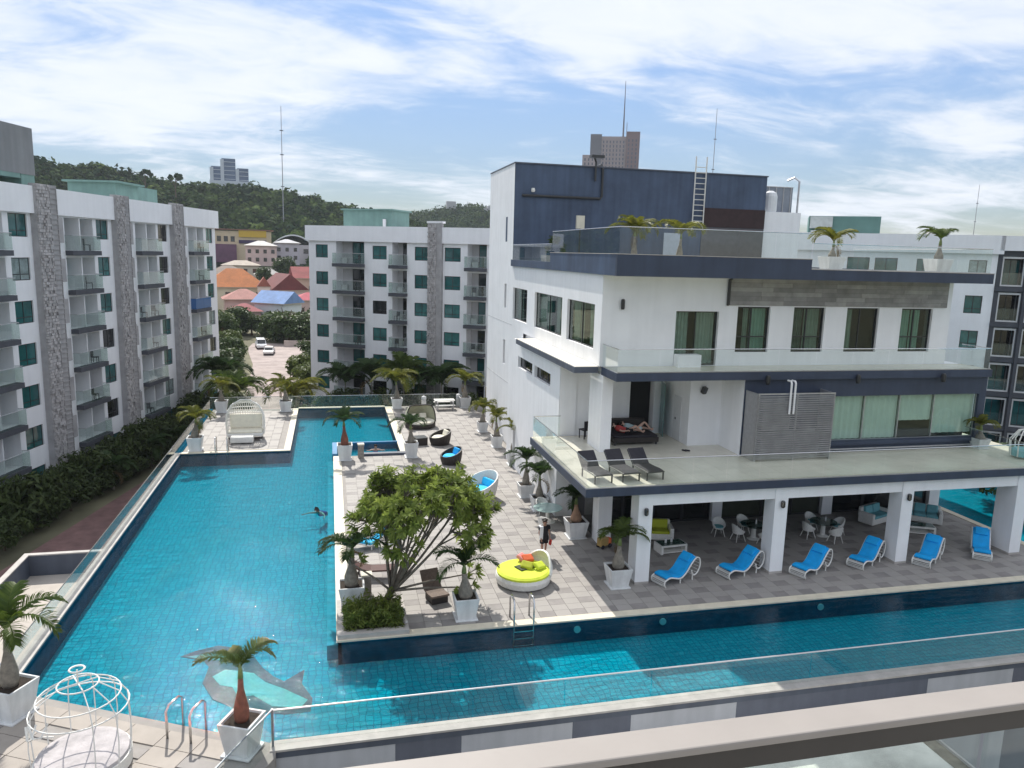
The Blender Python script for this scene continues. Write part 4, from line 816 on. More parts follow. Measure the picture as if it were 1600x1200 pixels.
# ------------------------------------------------------------------ frangipani in its raised bed
bed = thing('raised_planter_bed', 'low walled planter bed of dense shrubs at the corner of the pool', 'planter bed', (0, 0, 0))
bw = MB(); bw.box(.08, 2.5, 24.3, 24.62, -.03, .17); bw.box(.08, .38, 24.62, 27.0, -.03, .17); bw.box(2.3, 2.5, 24.62, 27.0, -.03, .17); bw.box(.38, 2.3, 26.85, 27.0, -.03, .17); bw.build('bed_wall', COPGREY, bed)
MB().box(.38, 2.3, 24.62, 26.85, .05, .14).build('soil', SOIL, bed)
rng_ = np.random.default_rng(4); n = 2600; P = np.stack([rng_.uniform(.30, 2.35, n), rng_.uniform(24.5, 26.2, n), rng_.uniform(.12, .85, n)], 1)
P[:, 2] = .14 + (P[:, 2] - .12) * (0.75 + .35 * np.sin(P[:, 0] * 7) * np.cos(P[:, 1] * 6)); V, F = leaf_quads(rng_, P, rng_.normal(0, 1, (n, 3)) * .8 + np.array([0, 0, .3]), .24, .045, .5)
hm = obj('hedge_leaves', np_mesh('hedge_leaves', V, F, HEDGEL), bed); hm['kind'] = 'stuff'
fr_t = thing('frangipani_tree', 'spreading frangipani tree with many bare forking limbs in the centre of the deck', 'tree', (1.75, 26.3, .12))
rng_ = np.random.default_rng(12); tb_ = MB(); tips = []; ends = []
base = Vector((0, 0, 0)); C0 = Vector((1.55, .6, 2.95)); RAD = Vector((2.75, 2.3, 1.75))
stems = []
NS = 15
for k in range(NS):
    a = k * 2.399 + .5; rr = .25 + .62 * math.sqrt((k + .5) / NS); el = 1.0 - .85 * (k / NS)
    stems.append(C0 + Vector((math.cos(a) * RAD.x * rr, math.sin(a) * RAD.y * rr, RAD.z * (el - .42))) * .66)
b1 = Vector((.28, .08, .55))
tb_.tube([base, Vector((.12, .02, .25)), b1], [.17, .14, .13], 8)
rgp = random.Random(8)
for s_ in stems:
    mid = b1.lerp(s_, .45) + Vector((rgp.uniform(-.15, .15), rgp.uniform(-.15, .15), -.12)); tb_.tube([b1 - Vector((0, 0, .1)), mid, s_], [.062, .046, .034], 6)
    out = (s_ - C0); 
    for j in range(4):
        d = Vector((rgp.gauss(0, 1), rgp.gauss(0, 1), rgp.gauss(.2, .6))).normalized() * .75 + out.normalized() * .55 + Vector((0, 0, .35))
        q = s_ + d.normalized() * rgp.uniform(.5, .85); st = mid.lerp(s_, rgp.uniform(.5, 1.0)); tb_.tube([st, st.lerp(q, .5) + Vector((0, 0, -.05)), q], [.036, .03, .024], 5)
        for i in range(rgp.randint(11, 15)):
            d2 = (d * .7 + Vector((rgp.gauss(0, .7), rgp.gauss(0, .7), rgp.gauss(.25, .5)))).normalized(); e = q + d2 * rgp.uniform(.3, .75)
            tb_.tube([q, q.lerp(e, .6) + Vector((0, 0, -.02)), e], [.02, .017, .014], 4, cap=False); ends.append((e, d2))
for x, y, z in ((2.9, -.5, .75), (3.2, .3, .9), (-1.1, .3, 1.6)):   # the long low limbs
    e = Vector((x, y, z)); tb_.tube([b1, b1.lerp(e, .5) + Vector((0, 0, .05)), e], [.05, .04, .022], 5); 
    for i in range(4): d2 = Vector((rgp.gauss(.3, .5), rgp.gauss(0, .5), rgp.uniform(.1, .6))).normalized(); f = e + d2 * .35; tb_.tube([e, f], [.02, .014], 4); ends.append((f, d2))
tb_.build('trunk_and_limbs', BARK, fr_t, smooth=True)
fv = []; ff = []
for e, d in ends:
    d = d.normalized(); u = d.orthogonal().normalized(); w = d.cross(u)
    for i in range(rgp.randint(10, 14)):
        a = i * 2.4; tl_ = .35 + .55 * rgp.random(); dd = (u * math.cos(a) + w * math.sin(a)) * (1 - .35 * tl_) + d * tl_ * .9 + Vector((0, 0, -.1)); dd.normalize()
        L_ = rgp.uniform(.22, .36); sd = dd.cross(d).normalized() * .05; o_ = e + d * rgp.uniform(-.06, .08); k0 = len(fv)
        fv += [o_, o_ + dd * L_ * .5 + sd, o_ + dd * L_ - Vector((0, 0, .05)), o_ + dd * L_ * .5 - sd]; ff.append((k0, k0 + 1, k0 + 2, k0 + 3))
me = bpy.data.meshes.new('leaves'); me.from_pydata([tuple(v) for v in fv], [], ff); me.materials.append(FRANG); lv = obj('leaves', me, fr_t); lv['kind'] = 'stuff'
tag(MB().tube([(2.25, 25.2, .3), (2.35, 25.0, .3), (2.42, 24.5, .36)], .05, 6).build('pale_pole', COPGREY), 'thin pale pole leaning along the right wall of the planter bed', 'pole')
bn = thing('litter_bin', 'slim grey litter bin with a pale lid behind the corner planter bed', 'litter bin', (1.2, 27.5, 0)); MB().box(-.17, .17, -.17, .17, 0, .86).build('bin_body', M('grey_wood_slats', (.30, .27, .24), .7, .2, 8), bn, bevel=.01); MB().box(-.2, .2, -.2, .2, .86, .93).build('lid', OFFW, bn)
bn2 = copy_thing(bn, (1.75, 47.35, 0), .1, 'slim dark litter bin between the pinkish palm pot and the jacuzzi wall')

# ------------------------------------------------------------------ loungers and chairs
def ribbon(prof, w, th, mat, name, parent, y0=None):
    m = MB(); n = len(prof); vs = []
    for i, (x, z) in enumerate(prof):
        a, b = prof[max(0, i - 1)], prof[min(n - 1, i + 1)]; tx, tz = b[0] - a[0], b[1] - a[1]; l = math.hypot(tx, tz); nx, nz = -tz / l * th, tx / l * th
        vs += [(x, -w / 2, z), (x, w / 2, z), (x + nx, w / 2, z + nz), (x + nx, -w / 2, z + nz)]
    fs = [(i * 4 + j, i * 4 + (j + 1) % 4, i * 4 + 4 + (j + 1) % 4, i * 4 + 4 + j) for i in range(n - 1) for j in range(4)] + [(3, 2, 1, 0), tuple((n - 1) * 4 + j for j in range(4))]
    m.add(vs, fs); return m.build(name, mat, parent, bevel=.012)
def smooth(pts, k=4):
    out = []
    for i in range(len(pts) - 1):
        p0, p1, p2, p3 = pts[max(0, i - 1)], pts[i], pts[i + 1], pts[min(len(pts) - 1, i + 2)]
        for j in range(k):
            t = j / k; out.append(tuple(.5 * ((2 * p1[q]) + (-p0[q] + p2[q]) * t + (2 * p0[q] - 5 * p1[q] + 4 * p2[q] - p3[q]) * t * t + (-p0[q] + 3 * p1[q] - 3 * p2[q] + p3[q]) * t ** 3) for q in range(len(p1))))
    return out + [pts[-1]]
WAVE = smooth([(0, .30), (.25, .36), (.55, .28), (.85, .22), (1.15, .38), (1.45, .72), (1.7, .92)])
def wave_lounger(label, loc, rz, cush=BLUE, group='blue wavy loungers along the long pool'):
    t = thing('wave_lounger', label, 'sun lounger', loc, rz, group)
    curl = smooth([(0, .02), (-.07, .12), (-.06, .25), (0, .30), (.25, .36), (.55, .28), (.85, .22), (1.15, .38), (1.45, .72), (1.7, .92), (1.88, .86), (1.95, .62), (1.88, .36), (1.7, .20), (1.52, .24), (1.46, .42)])
    for y in (-.36, .36): MB().tube([(x, y, z) for x, z in curl], .032, 6).build('side_frame', WICKW, t, smooth=True)
    sl = MB()
    for i, (x, z) in enumerate(curl):
        if i % 2 == 0: sl.tube([(x, -.36, z), (x, .36, z)], .014, 5)
    sl.build('wicker_slats', WICKW, t)
    for y in (-.34, .34):
        for x in (.85, 1.55): MB().tube([(x, y, .21), (x, y, 0)], .03, 6).build('leg', WICKW, t)
    ribbon([(x, z + .015) for x, z in WAVE[1:]], .66, .085, cush, 'cushion', t); ribbon([(1.38, .74), (1.5, .87), (1.64, 1.0)], .5, .1, cush, 'head_pillow', t)
    return t
L0 = wave_lounger('blue wavy lounger just right of the first white column', (12.75, 26.5, 0), R(21))
for x, y, a, lab in ((15.75, 26.75, 17, 'blue wavy lounger just left of the second white column'), (18.9, 26.25, 24, 'blue wavy lounger just right of the second white column'), (21.95, 26.6, 27, 'blue wavy lounger just left of the third white column'), (25.0, 26.25, 33, 'blue wavy lounger just right of the third white column'), (28.3, 26.35, 49, 'blue wavy lounger seen foot-on beside the last white column')): copy_thing(L0, (x, y, 0), R(a), lab)
lt = wave_lounger('turquoise wavy chaise lying behind the frangipani trunk', (.75, 32.3, 0), R(4), SKYB, None)
# black terrace loungers
def sling(label, loc, rz):
    t = thing('sling_lounger', label, 'sun lounger', loc, rz, 'black sling loungers on the first terrace')
    for y in (-.37, .37): MB().tube([(0, y, .34), (1.2, y, .34), (1.75, y, .86)], .028, 5).build('side_rail', FRAME, t)
    for x in (.06, 1.2):
        for y in (-.37, .37): MB().box(x - .025, x + .025, y - .025, y + .025, 0, .33).build('leg', FRAME, t)
    MB().tube([(0, -.37, .34), (0, .37, .34)], .028, 5).build('foot_bar', FRAME, t)
    ribbon([(.02, .35), (.3, .38), (.7, .36), (1.2, .36)], .72, .03, BLACKF, 'seat_sling', t); ribbon([(1.2, .37), (1.76, .9)], .72, .03, BLACKF, 'back_sling', t); return t
s0 = sling('black sling lounger nearest the left corner of the first terrace', (10.35, 26.95, 4.19), R(97))
copy_thing(s0, (11.55, 27.05, 4.19), R(97), 'black sling lounger in the middle of the three on the first terrace'); copy_thing(s0, (12.6, 27.1, 4.19), R(97), 'black sling lounger nearest the pillar side, right one of three on the first terrace')
so = thing('outdoor_sofa_bed', 'black sofa bed in the terrace recess with two people lying on it', 'sofa', (14.0, 33.35, 4.19))
MB().box(-1.1, 1.2, -.75, .75, .12, .36).build('base', WICKD, so, bevel=.03); MB().box(-1.05, 1.15, -.7, .7, .36, .46).build('mattress', BLACKF, so, bevel=.03); MB().box(-1.15, 1.0, .6, .85, .12, 1.0).build('backrest', WICKD, so, bevel=.03)
for x in (-1.0, 1.1):
    for y in (-.65, .65): MB().box(x - .04, x + .04, y - .04, y + .04, 0, .12).build('leg', FRAME, so)
ch = thing('dark_chair', 'single dark chair in the recess left of the terrace pillar', 'chair', (12.05, 34.3, 4.19), R(200)); obj('seat_and_legs', CH_SEAT, ch)
slp = MB(); slp.obox((0, 0, .03), .09, .24, .05, .5).obox((.14, -.02, .03), .09, .24, .05, .8); o = slp.build('slippers', BLACKF, None, loc=(15.9, 31.3, 4.19)); tag(o, 'pair of black slippers left on the tiled terrace floor', 'slippers')
# round daybed with lime cushion
def shell(a0, a1, r, z0, zt, n=22, rows=5, lean=.1):
    out = []
    for j in range(rows + 1):
        v = j / rows; row = []
        for i in range(n + 1):
            u = i / n; a = a0 + (a1 - a0) * u; h = math.sin(PI * u) ** .6; rr = r + lean * math.sin(v * PI) ; row.append((math.cos(a) * rr, math.sin(a) * rr, z0 + (zt - z0) * v * h))
        out.append(row)
    return out
db = thing('round_daybed', 'round white wicker daybed with a bright lime cushion near the pool edge', 'daybed', (7.4, 27.75, 0), R(0))
MB().lathe([(.95, 0), (1.08, .08), (1.14, .3), (1.1, .42)], 28).build('wicker_base', WICKW, db, smooth=False)
MB().lathe([(1.06, .42), (1.08, .5), (.98, .56)], 28).build('mattress', YELL, db)
o = MB().sheet(shell(R(-30), R(75), 1.08, .40, 1.1, 18, 5)).build('wicker_back', WICKW, db); md = o.modifiers.new('t', 'SOLIDIFY'); md.thickness = .08
pd = MB(); pd.obox((.1, .1, .58), .75, .5, .06, .4); pd.build('dark_pad', M('dark_olive_pad', (.06, .07, .03), .8, .1), db, bevel=.02)
for x, y, rz, m, lab in ((.35, .7, .3, ORANGE, 'orange pillow'), (.15, .85, .9, PINKC, 'pink pillow'), (.15, .0, -.5, LIME, 'lime pillow'), (.65, -.1, .6, YELL, 'yellow pillow')):
    p = MB().obox((0, 0, 0), .5, .36, .16).build('pillow', m, db, bevel=.06); p.location = (x, y, .68); p.rotation_euler = (.5, .1, rz); p['label'] = lab
def tub(label, loc, rz, wick, cush, r=.55, h=.85, name='tub_chair', pillow=None, cat='armchair'):
    t = thing(name, label, cat, loc, rz); n = 20; rows = []
    for v in np.linspace(0, 1, 6):
        row = []
        for i in range(n + 1):
            a = 2 * PI * i / n; hh = .52 + (h - .52) * (.5 + .5 * math.cos(a)) ** 1.2; rr = r * (.80 + .20 * math.sin(v * 1.9)); row.append((math.cos(a) * rr, math.sin(a) * rr, v * hh))
        rows.append(row)
    o = MB().sheet(rows).build('wicker_shell', wick, t); md = o.modifiers.new('t', 'SOLIDIFY'); md.thickness = -.07
    MB().lathe([(r * .82, .3), (r * .86, .46), (r * .7, .55)], 18).build('seat_cushion', cush, t)
    pl = MB().obox((0, 0, 0), .16, r * 1.1, .42).build('back_cushion', pillow or cush, t, bevel=.06); pl.location = (r * .62, 0, .74); pl.rotation_euler = (0, .3, 0); return t
tub('white cocoon armchair with turquoise cushions in the middle of the deck', (7.7, 38.5, 0), R(25), WICKW, SKYB, .92, 1.35, pillow=SKYB)
tub('black wicker tub chair with bright blue cushions', (7.2, 45.3, 0), R(20), WICKD, SKYB, .62, 1.0, pillow=BLUE)
tub('black wicker tub chair with off-white cushions', (7.2, 50.2, 0), R(15), WICKD, OFFW, .68, .98)
wt_ = thing('round_table', 'low round white table with a blue top beside the cocoon chair', 'table', (6.55, 39.9, 0)); MB().lathe([(.3, 0), (.42, .2), (.5, .42)], 20).build('base', WICKW, wt_); MB().lathe([(.40, .42), (.42, .45)], 20).build('top', M('blue_table_top', (.02, .22, .55), .2, .05), wt_); MB().lathe([(.42, .40), (.52, .44), (.5, .46), (.42, .452)], 20, capb=False, capt=False).build('rim', WICKW, wt_)
bt = thing('side_table', 'square black wicker side table left of the off-white tub chair', 'table', (5.85, 50.3, 0), .2); MB().box(-.4, .4, -.4, .4, 0, .5).build('body', WICKD, bt, bevel=.02); MB().box(-.41, .41, -.41, .41, .5, .53).build('glass_top', M('grey_glass_top', (.16, .16, .16), .1, .05, spec=.8), bt)
cd = thing('canopy_daybed', 'round black daybed under a half dome canopy with cream cushions', 'daybed', (6.45, 55.6, 0), R(-75))
MB().lathe([(1.0, 0), (1.15, .1), (1.15, .35)], 24).build('base', WICKD, cd); MB().lathe([(1.05, .35), (1.06, .47), (.95, .52)], 24).build('mattress', OFFW, cd)
rows = []
for v in np.linspace(0, 1, 8):
    row = []
    for u in np.linspace(R(80), R(280), 18):
        el = v * R(78); row.append((math.cos(u) * 1.17 * math.cos(el * .9), math.sin(u) * 1.17 * math.cos(el * .55), .35 + 1.25 * math.sin(el)))
    rows.append(row)
o = MB().sheet(rows).build('canopy', M('olive_canopy', (.50, .50, .36), .8, .1, 3), cd); md = o.modifiers.new('t', 'SOLIDIFY'); md.thickness = .04
for e_ in (0, -1): MB().tube(rows[e_] if e_ == -1 else [r_[0] for r_ in rows], .05, 6).build('canopy_rim', WICKD, cd)
MB().tube([r_[-1] for r_ in rows], .05, 6).build('canopy_rim', WICKD, cd)
for x, y in ((-.5, .4), (-.5, -.4)): p = MB().obox((0, 0, 0), .18, .55, .4).build('pillow', OFFW, cd, bevel=.06); p.location = (x, y, .72); p.rotation_euler = (0, -.4, 0)
# brown wicker recliner and dark lounger by the tree
br_ = thing('wicker_recliner', 'brown wicker recliner in tree shade right of the planter bed', 'armchair', (3.75, 26.75, 0), R(-75))
ribbon([(.45, .36), (0, .32), (-.35, .38), (-.75, .95)], .72, .08, BROWNW, 'seat_shell', br_); MB().box(-.3, .4, -.33, .33, 0, .3).build('base', WICKD, br_, bevel=.03)
dk = thing('dark_lounger', 'dark brown lounger behind the slim litter bin', 'sun lounger', (.75, 29.3, 0), R(-8)); ribbon([(0, .55), (.25, .42), (.7, .34), (1.3, .36), (1.75, .38)], .62, .07, M('maroon_sling', (.085, .035, .03), .7, .15), 'sling', dk)
for y in (-.3, .3):
    for x in (.2, 1.5): MB().box(x - .03, x + .03, y - .03, y + .03, 0, .36).build('leg', WICKD, dk)
# birdcage seats
def birdcage(label, loc, rz, big):
    t = thing('birdcage_seat', label, 'daybed', loc, rz)
    if big:
        r, h = 1.13, 1.7
        MB().lathe([(1.0, 0), (1.1, .06), (1.1, .38)], 30).build('base', WICKW, t); 
        o = MB().lathe([(1.06, .385), (1.04, .46), (.9, .50)], 30).build('seat_cushion', M('pale_pink_throw', (.46, .43, .43), .9, .14, 3, bump=1.0, bscale=9), t)
        for i in range(12):
            a = 2 * PI * i / 12; c, s = math.cos(a), math.sin(a)
            if 7 <= i <= 8: continue
            MB().tube([(c * 1.1, s * 1.1, .38), (c * 1.14, s * 1.14, 1.0), (c * 1.1, s * 1.1, h), (c * .9, s * .9, h + .33), (c * .5, s * .5, h + .58), (c * .42, s * .42, h + .62)], .015, 5).build('cage_rib', WICKW, t)
        for rr, z in ((1.1, h), (.93, h + .3), (.46, h + .61)): MB().tube([(math.cos(2 * PI * k / 28) * rr, math.sin(2 * PI * k / 28) * rr, z) for k in range(28)], .018, 6, closed=True).build('cage_hoop', WICKW, t)
        MB().tube([(0, 0, h + .62), (0, 0, h + .98)], .02, 5).build('finial', WICKW, t); MB().tube([(math.cos(2 * PI * k / 16) * .17, math.sin(2 * PI * k / 16) * .17, h + 1.0) for k in range(16)], .024, 5, closed=True).build('finial_ring', WICKW, t)
        MB().tube([(-.44, 0, h + .62), (.44, 0, h + .62)], .018, 5).build('finial_bar', WICKW, t); MB().tube([(0, -.44, h + .62), (0, .44, h + .62)], .018, 5).build('finial_bar', WICKW, t)
        for k in range(5):
            a = PI * (.62 + .1 * k); z0 = .5 + .2 * k; MB().tube([(math.cos(a) * 1.13, math.sin(a) * 1.13, z0), (math.cos(a + .28) * 1.15, math.sin(a + .28) * 1.15, z0 + .2), (math.cos(a + .1) * 1.14, math.sin(a + .1) * 1.14, z0 + .45)], .025, 5).build('scroll', WICKW, t)
    else:
        w, d = 1.0, .75
        def ring(z): return []
        for i in range(26):
            a = PI * (-.05 + 1.1 * i / 25); c, s = math.cos(a), math.sin(a); MB().tube([(c * w, s * d, .3), (c * w * 1.03, s * d * 1.03, .9), (c * w, s * d, 1.35), (c * w * .75, s * d * .6, 1.85), (c * .25, s * .1, 2.15)], .022, 4).build('cage_rib', WICKW, t)
        for rr, z in ((1.0, .3), (1.03, .7), (1.02, 1.05), (1.0, 1.35), (.87, 1.65), (.65, 1.92)): MB().tube([(math.cos(PI * (-.05 + 1.1 * k / 24)) * w * rr, math.sin(PI * (-.05 + 1.1 * k / 24)) * d * rr, z) for k in range(25)], .028, 5).build('cage_hoop', WICKW, t)
        MB().box(-.95, .95, -.45, .6, .22, .40).build('seat_base', WICKW, t, bevel=.04); MB().box(-.9, .9, -.42, .55, .40, .52).build('seat_cushion', OFFW, t, bevel=.05); 
        MB().box(-.85, .85, .35, .6, .55, 1.3).build('back_cushion', OFFW, t, bevel=.06); MB().box(-.92, .92, -.46, -.40, .1, .2).build('dark_band', WICKD, t)
        for x in (-.85, .85):
            for y in (-.4, .5): MB().box(x - .04, x + .04, y - .04, y + .04, 0, .22).build('leg', WICKW, t)
        fo = MB().box(-.7, .5, -1.15, -.6, .05, .36).build('footstool', WICKW, t, bevel=.04)
    return t
birdcage('large open white birdcage daybed in the near left corner', (-6.15, 19.0, 0), R(30), True)
birdcage('domed white birdcage seat on the far left deck', (-5.75, 53.2, 0), R(0), False).scale = (1.22, 1.22, 1.28)
# dining sets and sofas in the shade of the terrace
def din_chair(label, loc, rz, group):
    t = thing('dining_chair', label, 'chair', loc, rz, group); n = 16; rows = []
    for v in np.linspace(0, 1, 4):
        row = []
        for i in range(n + 1):
            a = R(-125) + R(250) * i / n; hh = .46 + .36 * (.5 + .5 * math.cos(a * 1.15)); row.append((math.cos(a) * (.27 + .06 * v), math.sin(a) * (.27 + .06 * v), .40 + (hh - .40) * v))
        rows.append(row)
    o = MB().sheet(rows).build('shell', WICKW, t); md = o.modifiers.new('t', 'SOLIDIFY'); md.thickness = .05
    MB().lathe([(.25, .36), (.27, .42)], 14).build('seat', WICKW, t); MB().lathe([(.23, .42), (.22, .47)], 14).build('seat_pad', TURQ, t)
    for sx in (-1, 1):
        for sy in (-1, 1): MB().tube([(sx * .15, sy * .15, .38), (sx * .25, sy * .25, 0)], [.022, .015], 5).build('leg', WICKW, t)
    return t
c0 = None
for tx, ty, nm in ((19.35, 30.5, 'left'), (22.95, 30.3, 'right')):
    t = thing('dining_table', f'round glass topped table of the {nm} dining set under the terrace', 'table', (tx, ty, 0)); MB().lathe([(.3, 0), (.12, .08), (.1, .6), (.4, .7)], 14).build('pedestal', WICKW, t); MB().lathe([(.62, .70), (.62, .73)], 24).build('glass_top', GLASS_T, t)
    bt_ = tag(MB().lathe([(.035, 0), (.035, .16), (.015, .2), (.015, .26)], 8, (tx + .1, ty, .732)).build('bottle', PLANTW), f'white bottle on the glass table of the {nm} dining set', 'bottle')
    for a, w_ in ((95, 'far'), (185, 'left'), (275, 'near'), (5, 'right')):
        if nm == 'left' and a == 5: continue
        p = (tx + math.cos(R(a)) * .85, ty + math.sin(R(a)) * .85, 0); lab = f'white shell chair on the {w_} side of the {nm} dining table'
        if c0 is None: c0 = din_chair(lab, p, R(a), 'white shell dining chairs')
        else: copy_thing(c0, p, R(a), lab)
copy_thing(c0, (17.9, 31.2, 0), R(80), 'white shell chair standing apart left of the dining sets')
def sofa(label, loc, rz, w, cush, name='outdoor_sofa'):
    t = thing(name, label, 'sofa', loc, rz); MB().box(-w / 2, w / 2, -.42, .42, .05, .34).build('base', WICKW, t, bevel=.04); MB().box(-w / 2, w / 2, .28, .48, .34, .82).build('backrest', WICKW, t, bevel=.05)
    for s in (-1, 1): MB().box(s * w / 2 - .09, s * w / 2 + .09, -.42, .40, .05, .62).build('armrest', WICKW, t, bevel=.04)
    n = max(1, round(w / .75)); cw = (w - .2) / n
    for i in range(n):
        x = -w / 2 + .1 + cw * (i + .5); MB().box(x - cw / 2 + .01, x + cw / 2 - .01, -.42, .28, .34, .48).build('seat_cushion', cush, t, bevel=.04); p = MB().obox((0, 0, 0), cw - .06, .16, .42).build('back_cushion', cush, t, bevel=.05); p.location = (x, .2, .66); p.rotation_euler = (-.2, 0, 0)
    return t
sofa('white armchair with lime cushions behind the first lounger', (14.9, 31.3, 0), R(-15), 1.05, LIME, 'lounge_armchair')
sofa('white two seat sofa with turquoise cushions behind the third column', (26.9, 31.6, 0), R(20), 1.5, TURQ); sofa('white corner sofa with turquoise cushions at the edge of the second pool', (29.4, 31.4, 0), R(-40), 1.9, TURQ)
def coffee(label, loc, rz):
    t = thing('coffee_table', label, 'table', loc, rz); m = MB(); m.box(-.65, .65, -.35, .35, .32, .40); m.box(-.65, -.55, -.35, .35, 0, .32); m.box(.55, .65, -.35, .35, 0, .32); m.box(-.55, .55, -.35, .35, .05, .09); m.build('frame', WICKW, t); MB().box(-.6, .6, -.3, .3, .40, .412).build('glass_top', M('green_glass_top', (.05, .10, .08), .08, .1, spec=.8), t); return t
coffee('white coffee table with glasses on it before the lime armchair', (14.75, 29.75, 0), R(5)); coffee('white coffee table before the turquoise sofas', (28.1, 29.9, 0), R(-25))
for x, y in ((14.5, 29.75), (14.8, 29.8)): tag(MB().lathe([(.05, 0), (.06, .18)], 8, (x, y, .413)).build('drinking_glass', PLANTW), 'white cup standing on the coffee table by the lime armchair', 'cup', 'cups on the coffee table')
# far white table with benches, dome chair on the terrace, toys on the deck
ft = thing('white_bench_table', 'white table with attached benches by the far fence', 'table', (9.2, 62.0, 0)); MB().box(-.85, .85, -.4, .4, .70, .77).build('top', WICKW, ft)
for s in (-1, 1): MB().box(-.8, .8, s * .75 - .14, s * .75 + .14, .40, .45).build('bench', WICKW, ft); MB().box(s * .65 - .04, s * .65 + .04, -.8, .8, 0, .70).build('end_frame', ALU, ft)
for x, y, lab in ((7.5, 62.2, 'white lantern post by the far fence left of the bench table'), (10.55, 62.9, 'white lantern post right of the far bench table')):
    t = thing('lantern', lab, 'lantern', (x, y, 0)); MB().box(-.18, .18, -.18, .18, 0, .7).build('post', WICKW, t); MB().lathe([(.12, .7), (.22, .8), (.2, 1.0), (.05, 1.1)], 10).build('lamp_head', PLANTW, t)
dc = thing('dome_chair', 'white framed dome chair at the right end of the first terrace', 'armchair', (31.6, 28.0, 4.19), R(-60))
for i in range(9): a = R(20 + i * 40); MB().tube([(math.cos(a) * .55, math.sin(a) * .55, .1), (math.cos(a) * .62, math.sin(a) * .62, .8), (math.cos(a) * .3, math.sin(a) * .3, 1.3), (0, 0, 1.4)], .03, 5).build('frame_rib', WICKW, dc)
MB().lathe([(.5, .1), (.52, .4), (.4, .46)], 18).build('seat', TURQ, dc)
ty = thing('toy_trolley', 'small tan and orange toy trolley on the deck before the club corner', 'toy', (11.85, 30.6, 0), .4); MB().box(-.25, .2, -.15, .15, .12, .5).build('box', M('tan_toy', (.42, .28, .10), .6, .1), ty, bevel=.02); MB().box(.2, .42, -.12, .12, .12, .42).build('front', ORANGE, ty, bevel=.03)
for x in (-.15, .3):
    for y in (-.15, .15): o = MB().lathe([(.1, -.025), (.1, .025)], 10).build('wheel', BLACKF, ty); o.location = (x, y, .1); o.rotation_euler = (R(90), 0, 0)
gt = thing('glass_garden_table', 'glass topped white table half hidden by palms under the terrace edge', 'table', (10.3, 34.3, 0), .3); MB().lathe([(.4, 0), (.1, .1), (.1, .65), (.45, .7)], 12).build('pedestal', WICKW, gt); MB().lathe([(.72, .7), (.72, .73)], 20).build('glass_top', M('mint_glass_top', (.42, .58, .54), .1, .05, spec=.8), gt)
copy_thing(c0, (9.75, 33.0, 0), R(240), 'white shell chair at the glass table by the club corner palms'); copy_thing(c0, (10.3, 35.35, 0), R(95), 'white shell chair on the far side of the palm-hidden glass table')
# ------------------------------------------------------------------ people
SKIN = M('skin', (0.42, 0.235, 0.165), .55, .05, 8); SKIN2 = M('pale_skin', (0.56, 0.36, 0.28), .55, .05, 8); HAIR = M('dark_hair', (0.02, 0.014, 0.011), .6, .2, 20)
BLACKC = M('black_cloth', (0.018, 0.017, 0.02), .85, .15, 8); WHITEC = M('white_cloth', (.80, .80, .80), .85, .04, 8); REDC = M('red_cloth', (.42, .06, .06), .85, .1, 8); PALEB = M('pale_blue_cloth', (.42, .55, .58), .85, .08, 8); BLUEC = M('blue_swimsuit', (.03, .10, .38), .7, .1, 8)
def skin_mesh(name, V, Eg, rad, mat, parent, root=0, sub=1):
    me = bpy.data.meshes.new(name); me.from_pydata([tuple(v) for v in V], Eg, []); me.materials.append(mat); o = obj(name, me, parent)
    sk = o.modifiers.new('skin', 'SKIN'); sk.use_smooth_shade = True; sk.branch_smoothing = .4
    for i, r_ in enumerate(rad): sv = me.skin_vertices[0].data[i]; sv.radius = r_ if isinstance(r_, tuple) else (r_, r_); sv.use_root = (i == root)
    if sub: ss = o.modifiers.new('sub', 'SUBSURF'); ss.levels = sub; ss.render_levels = sub
    return o
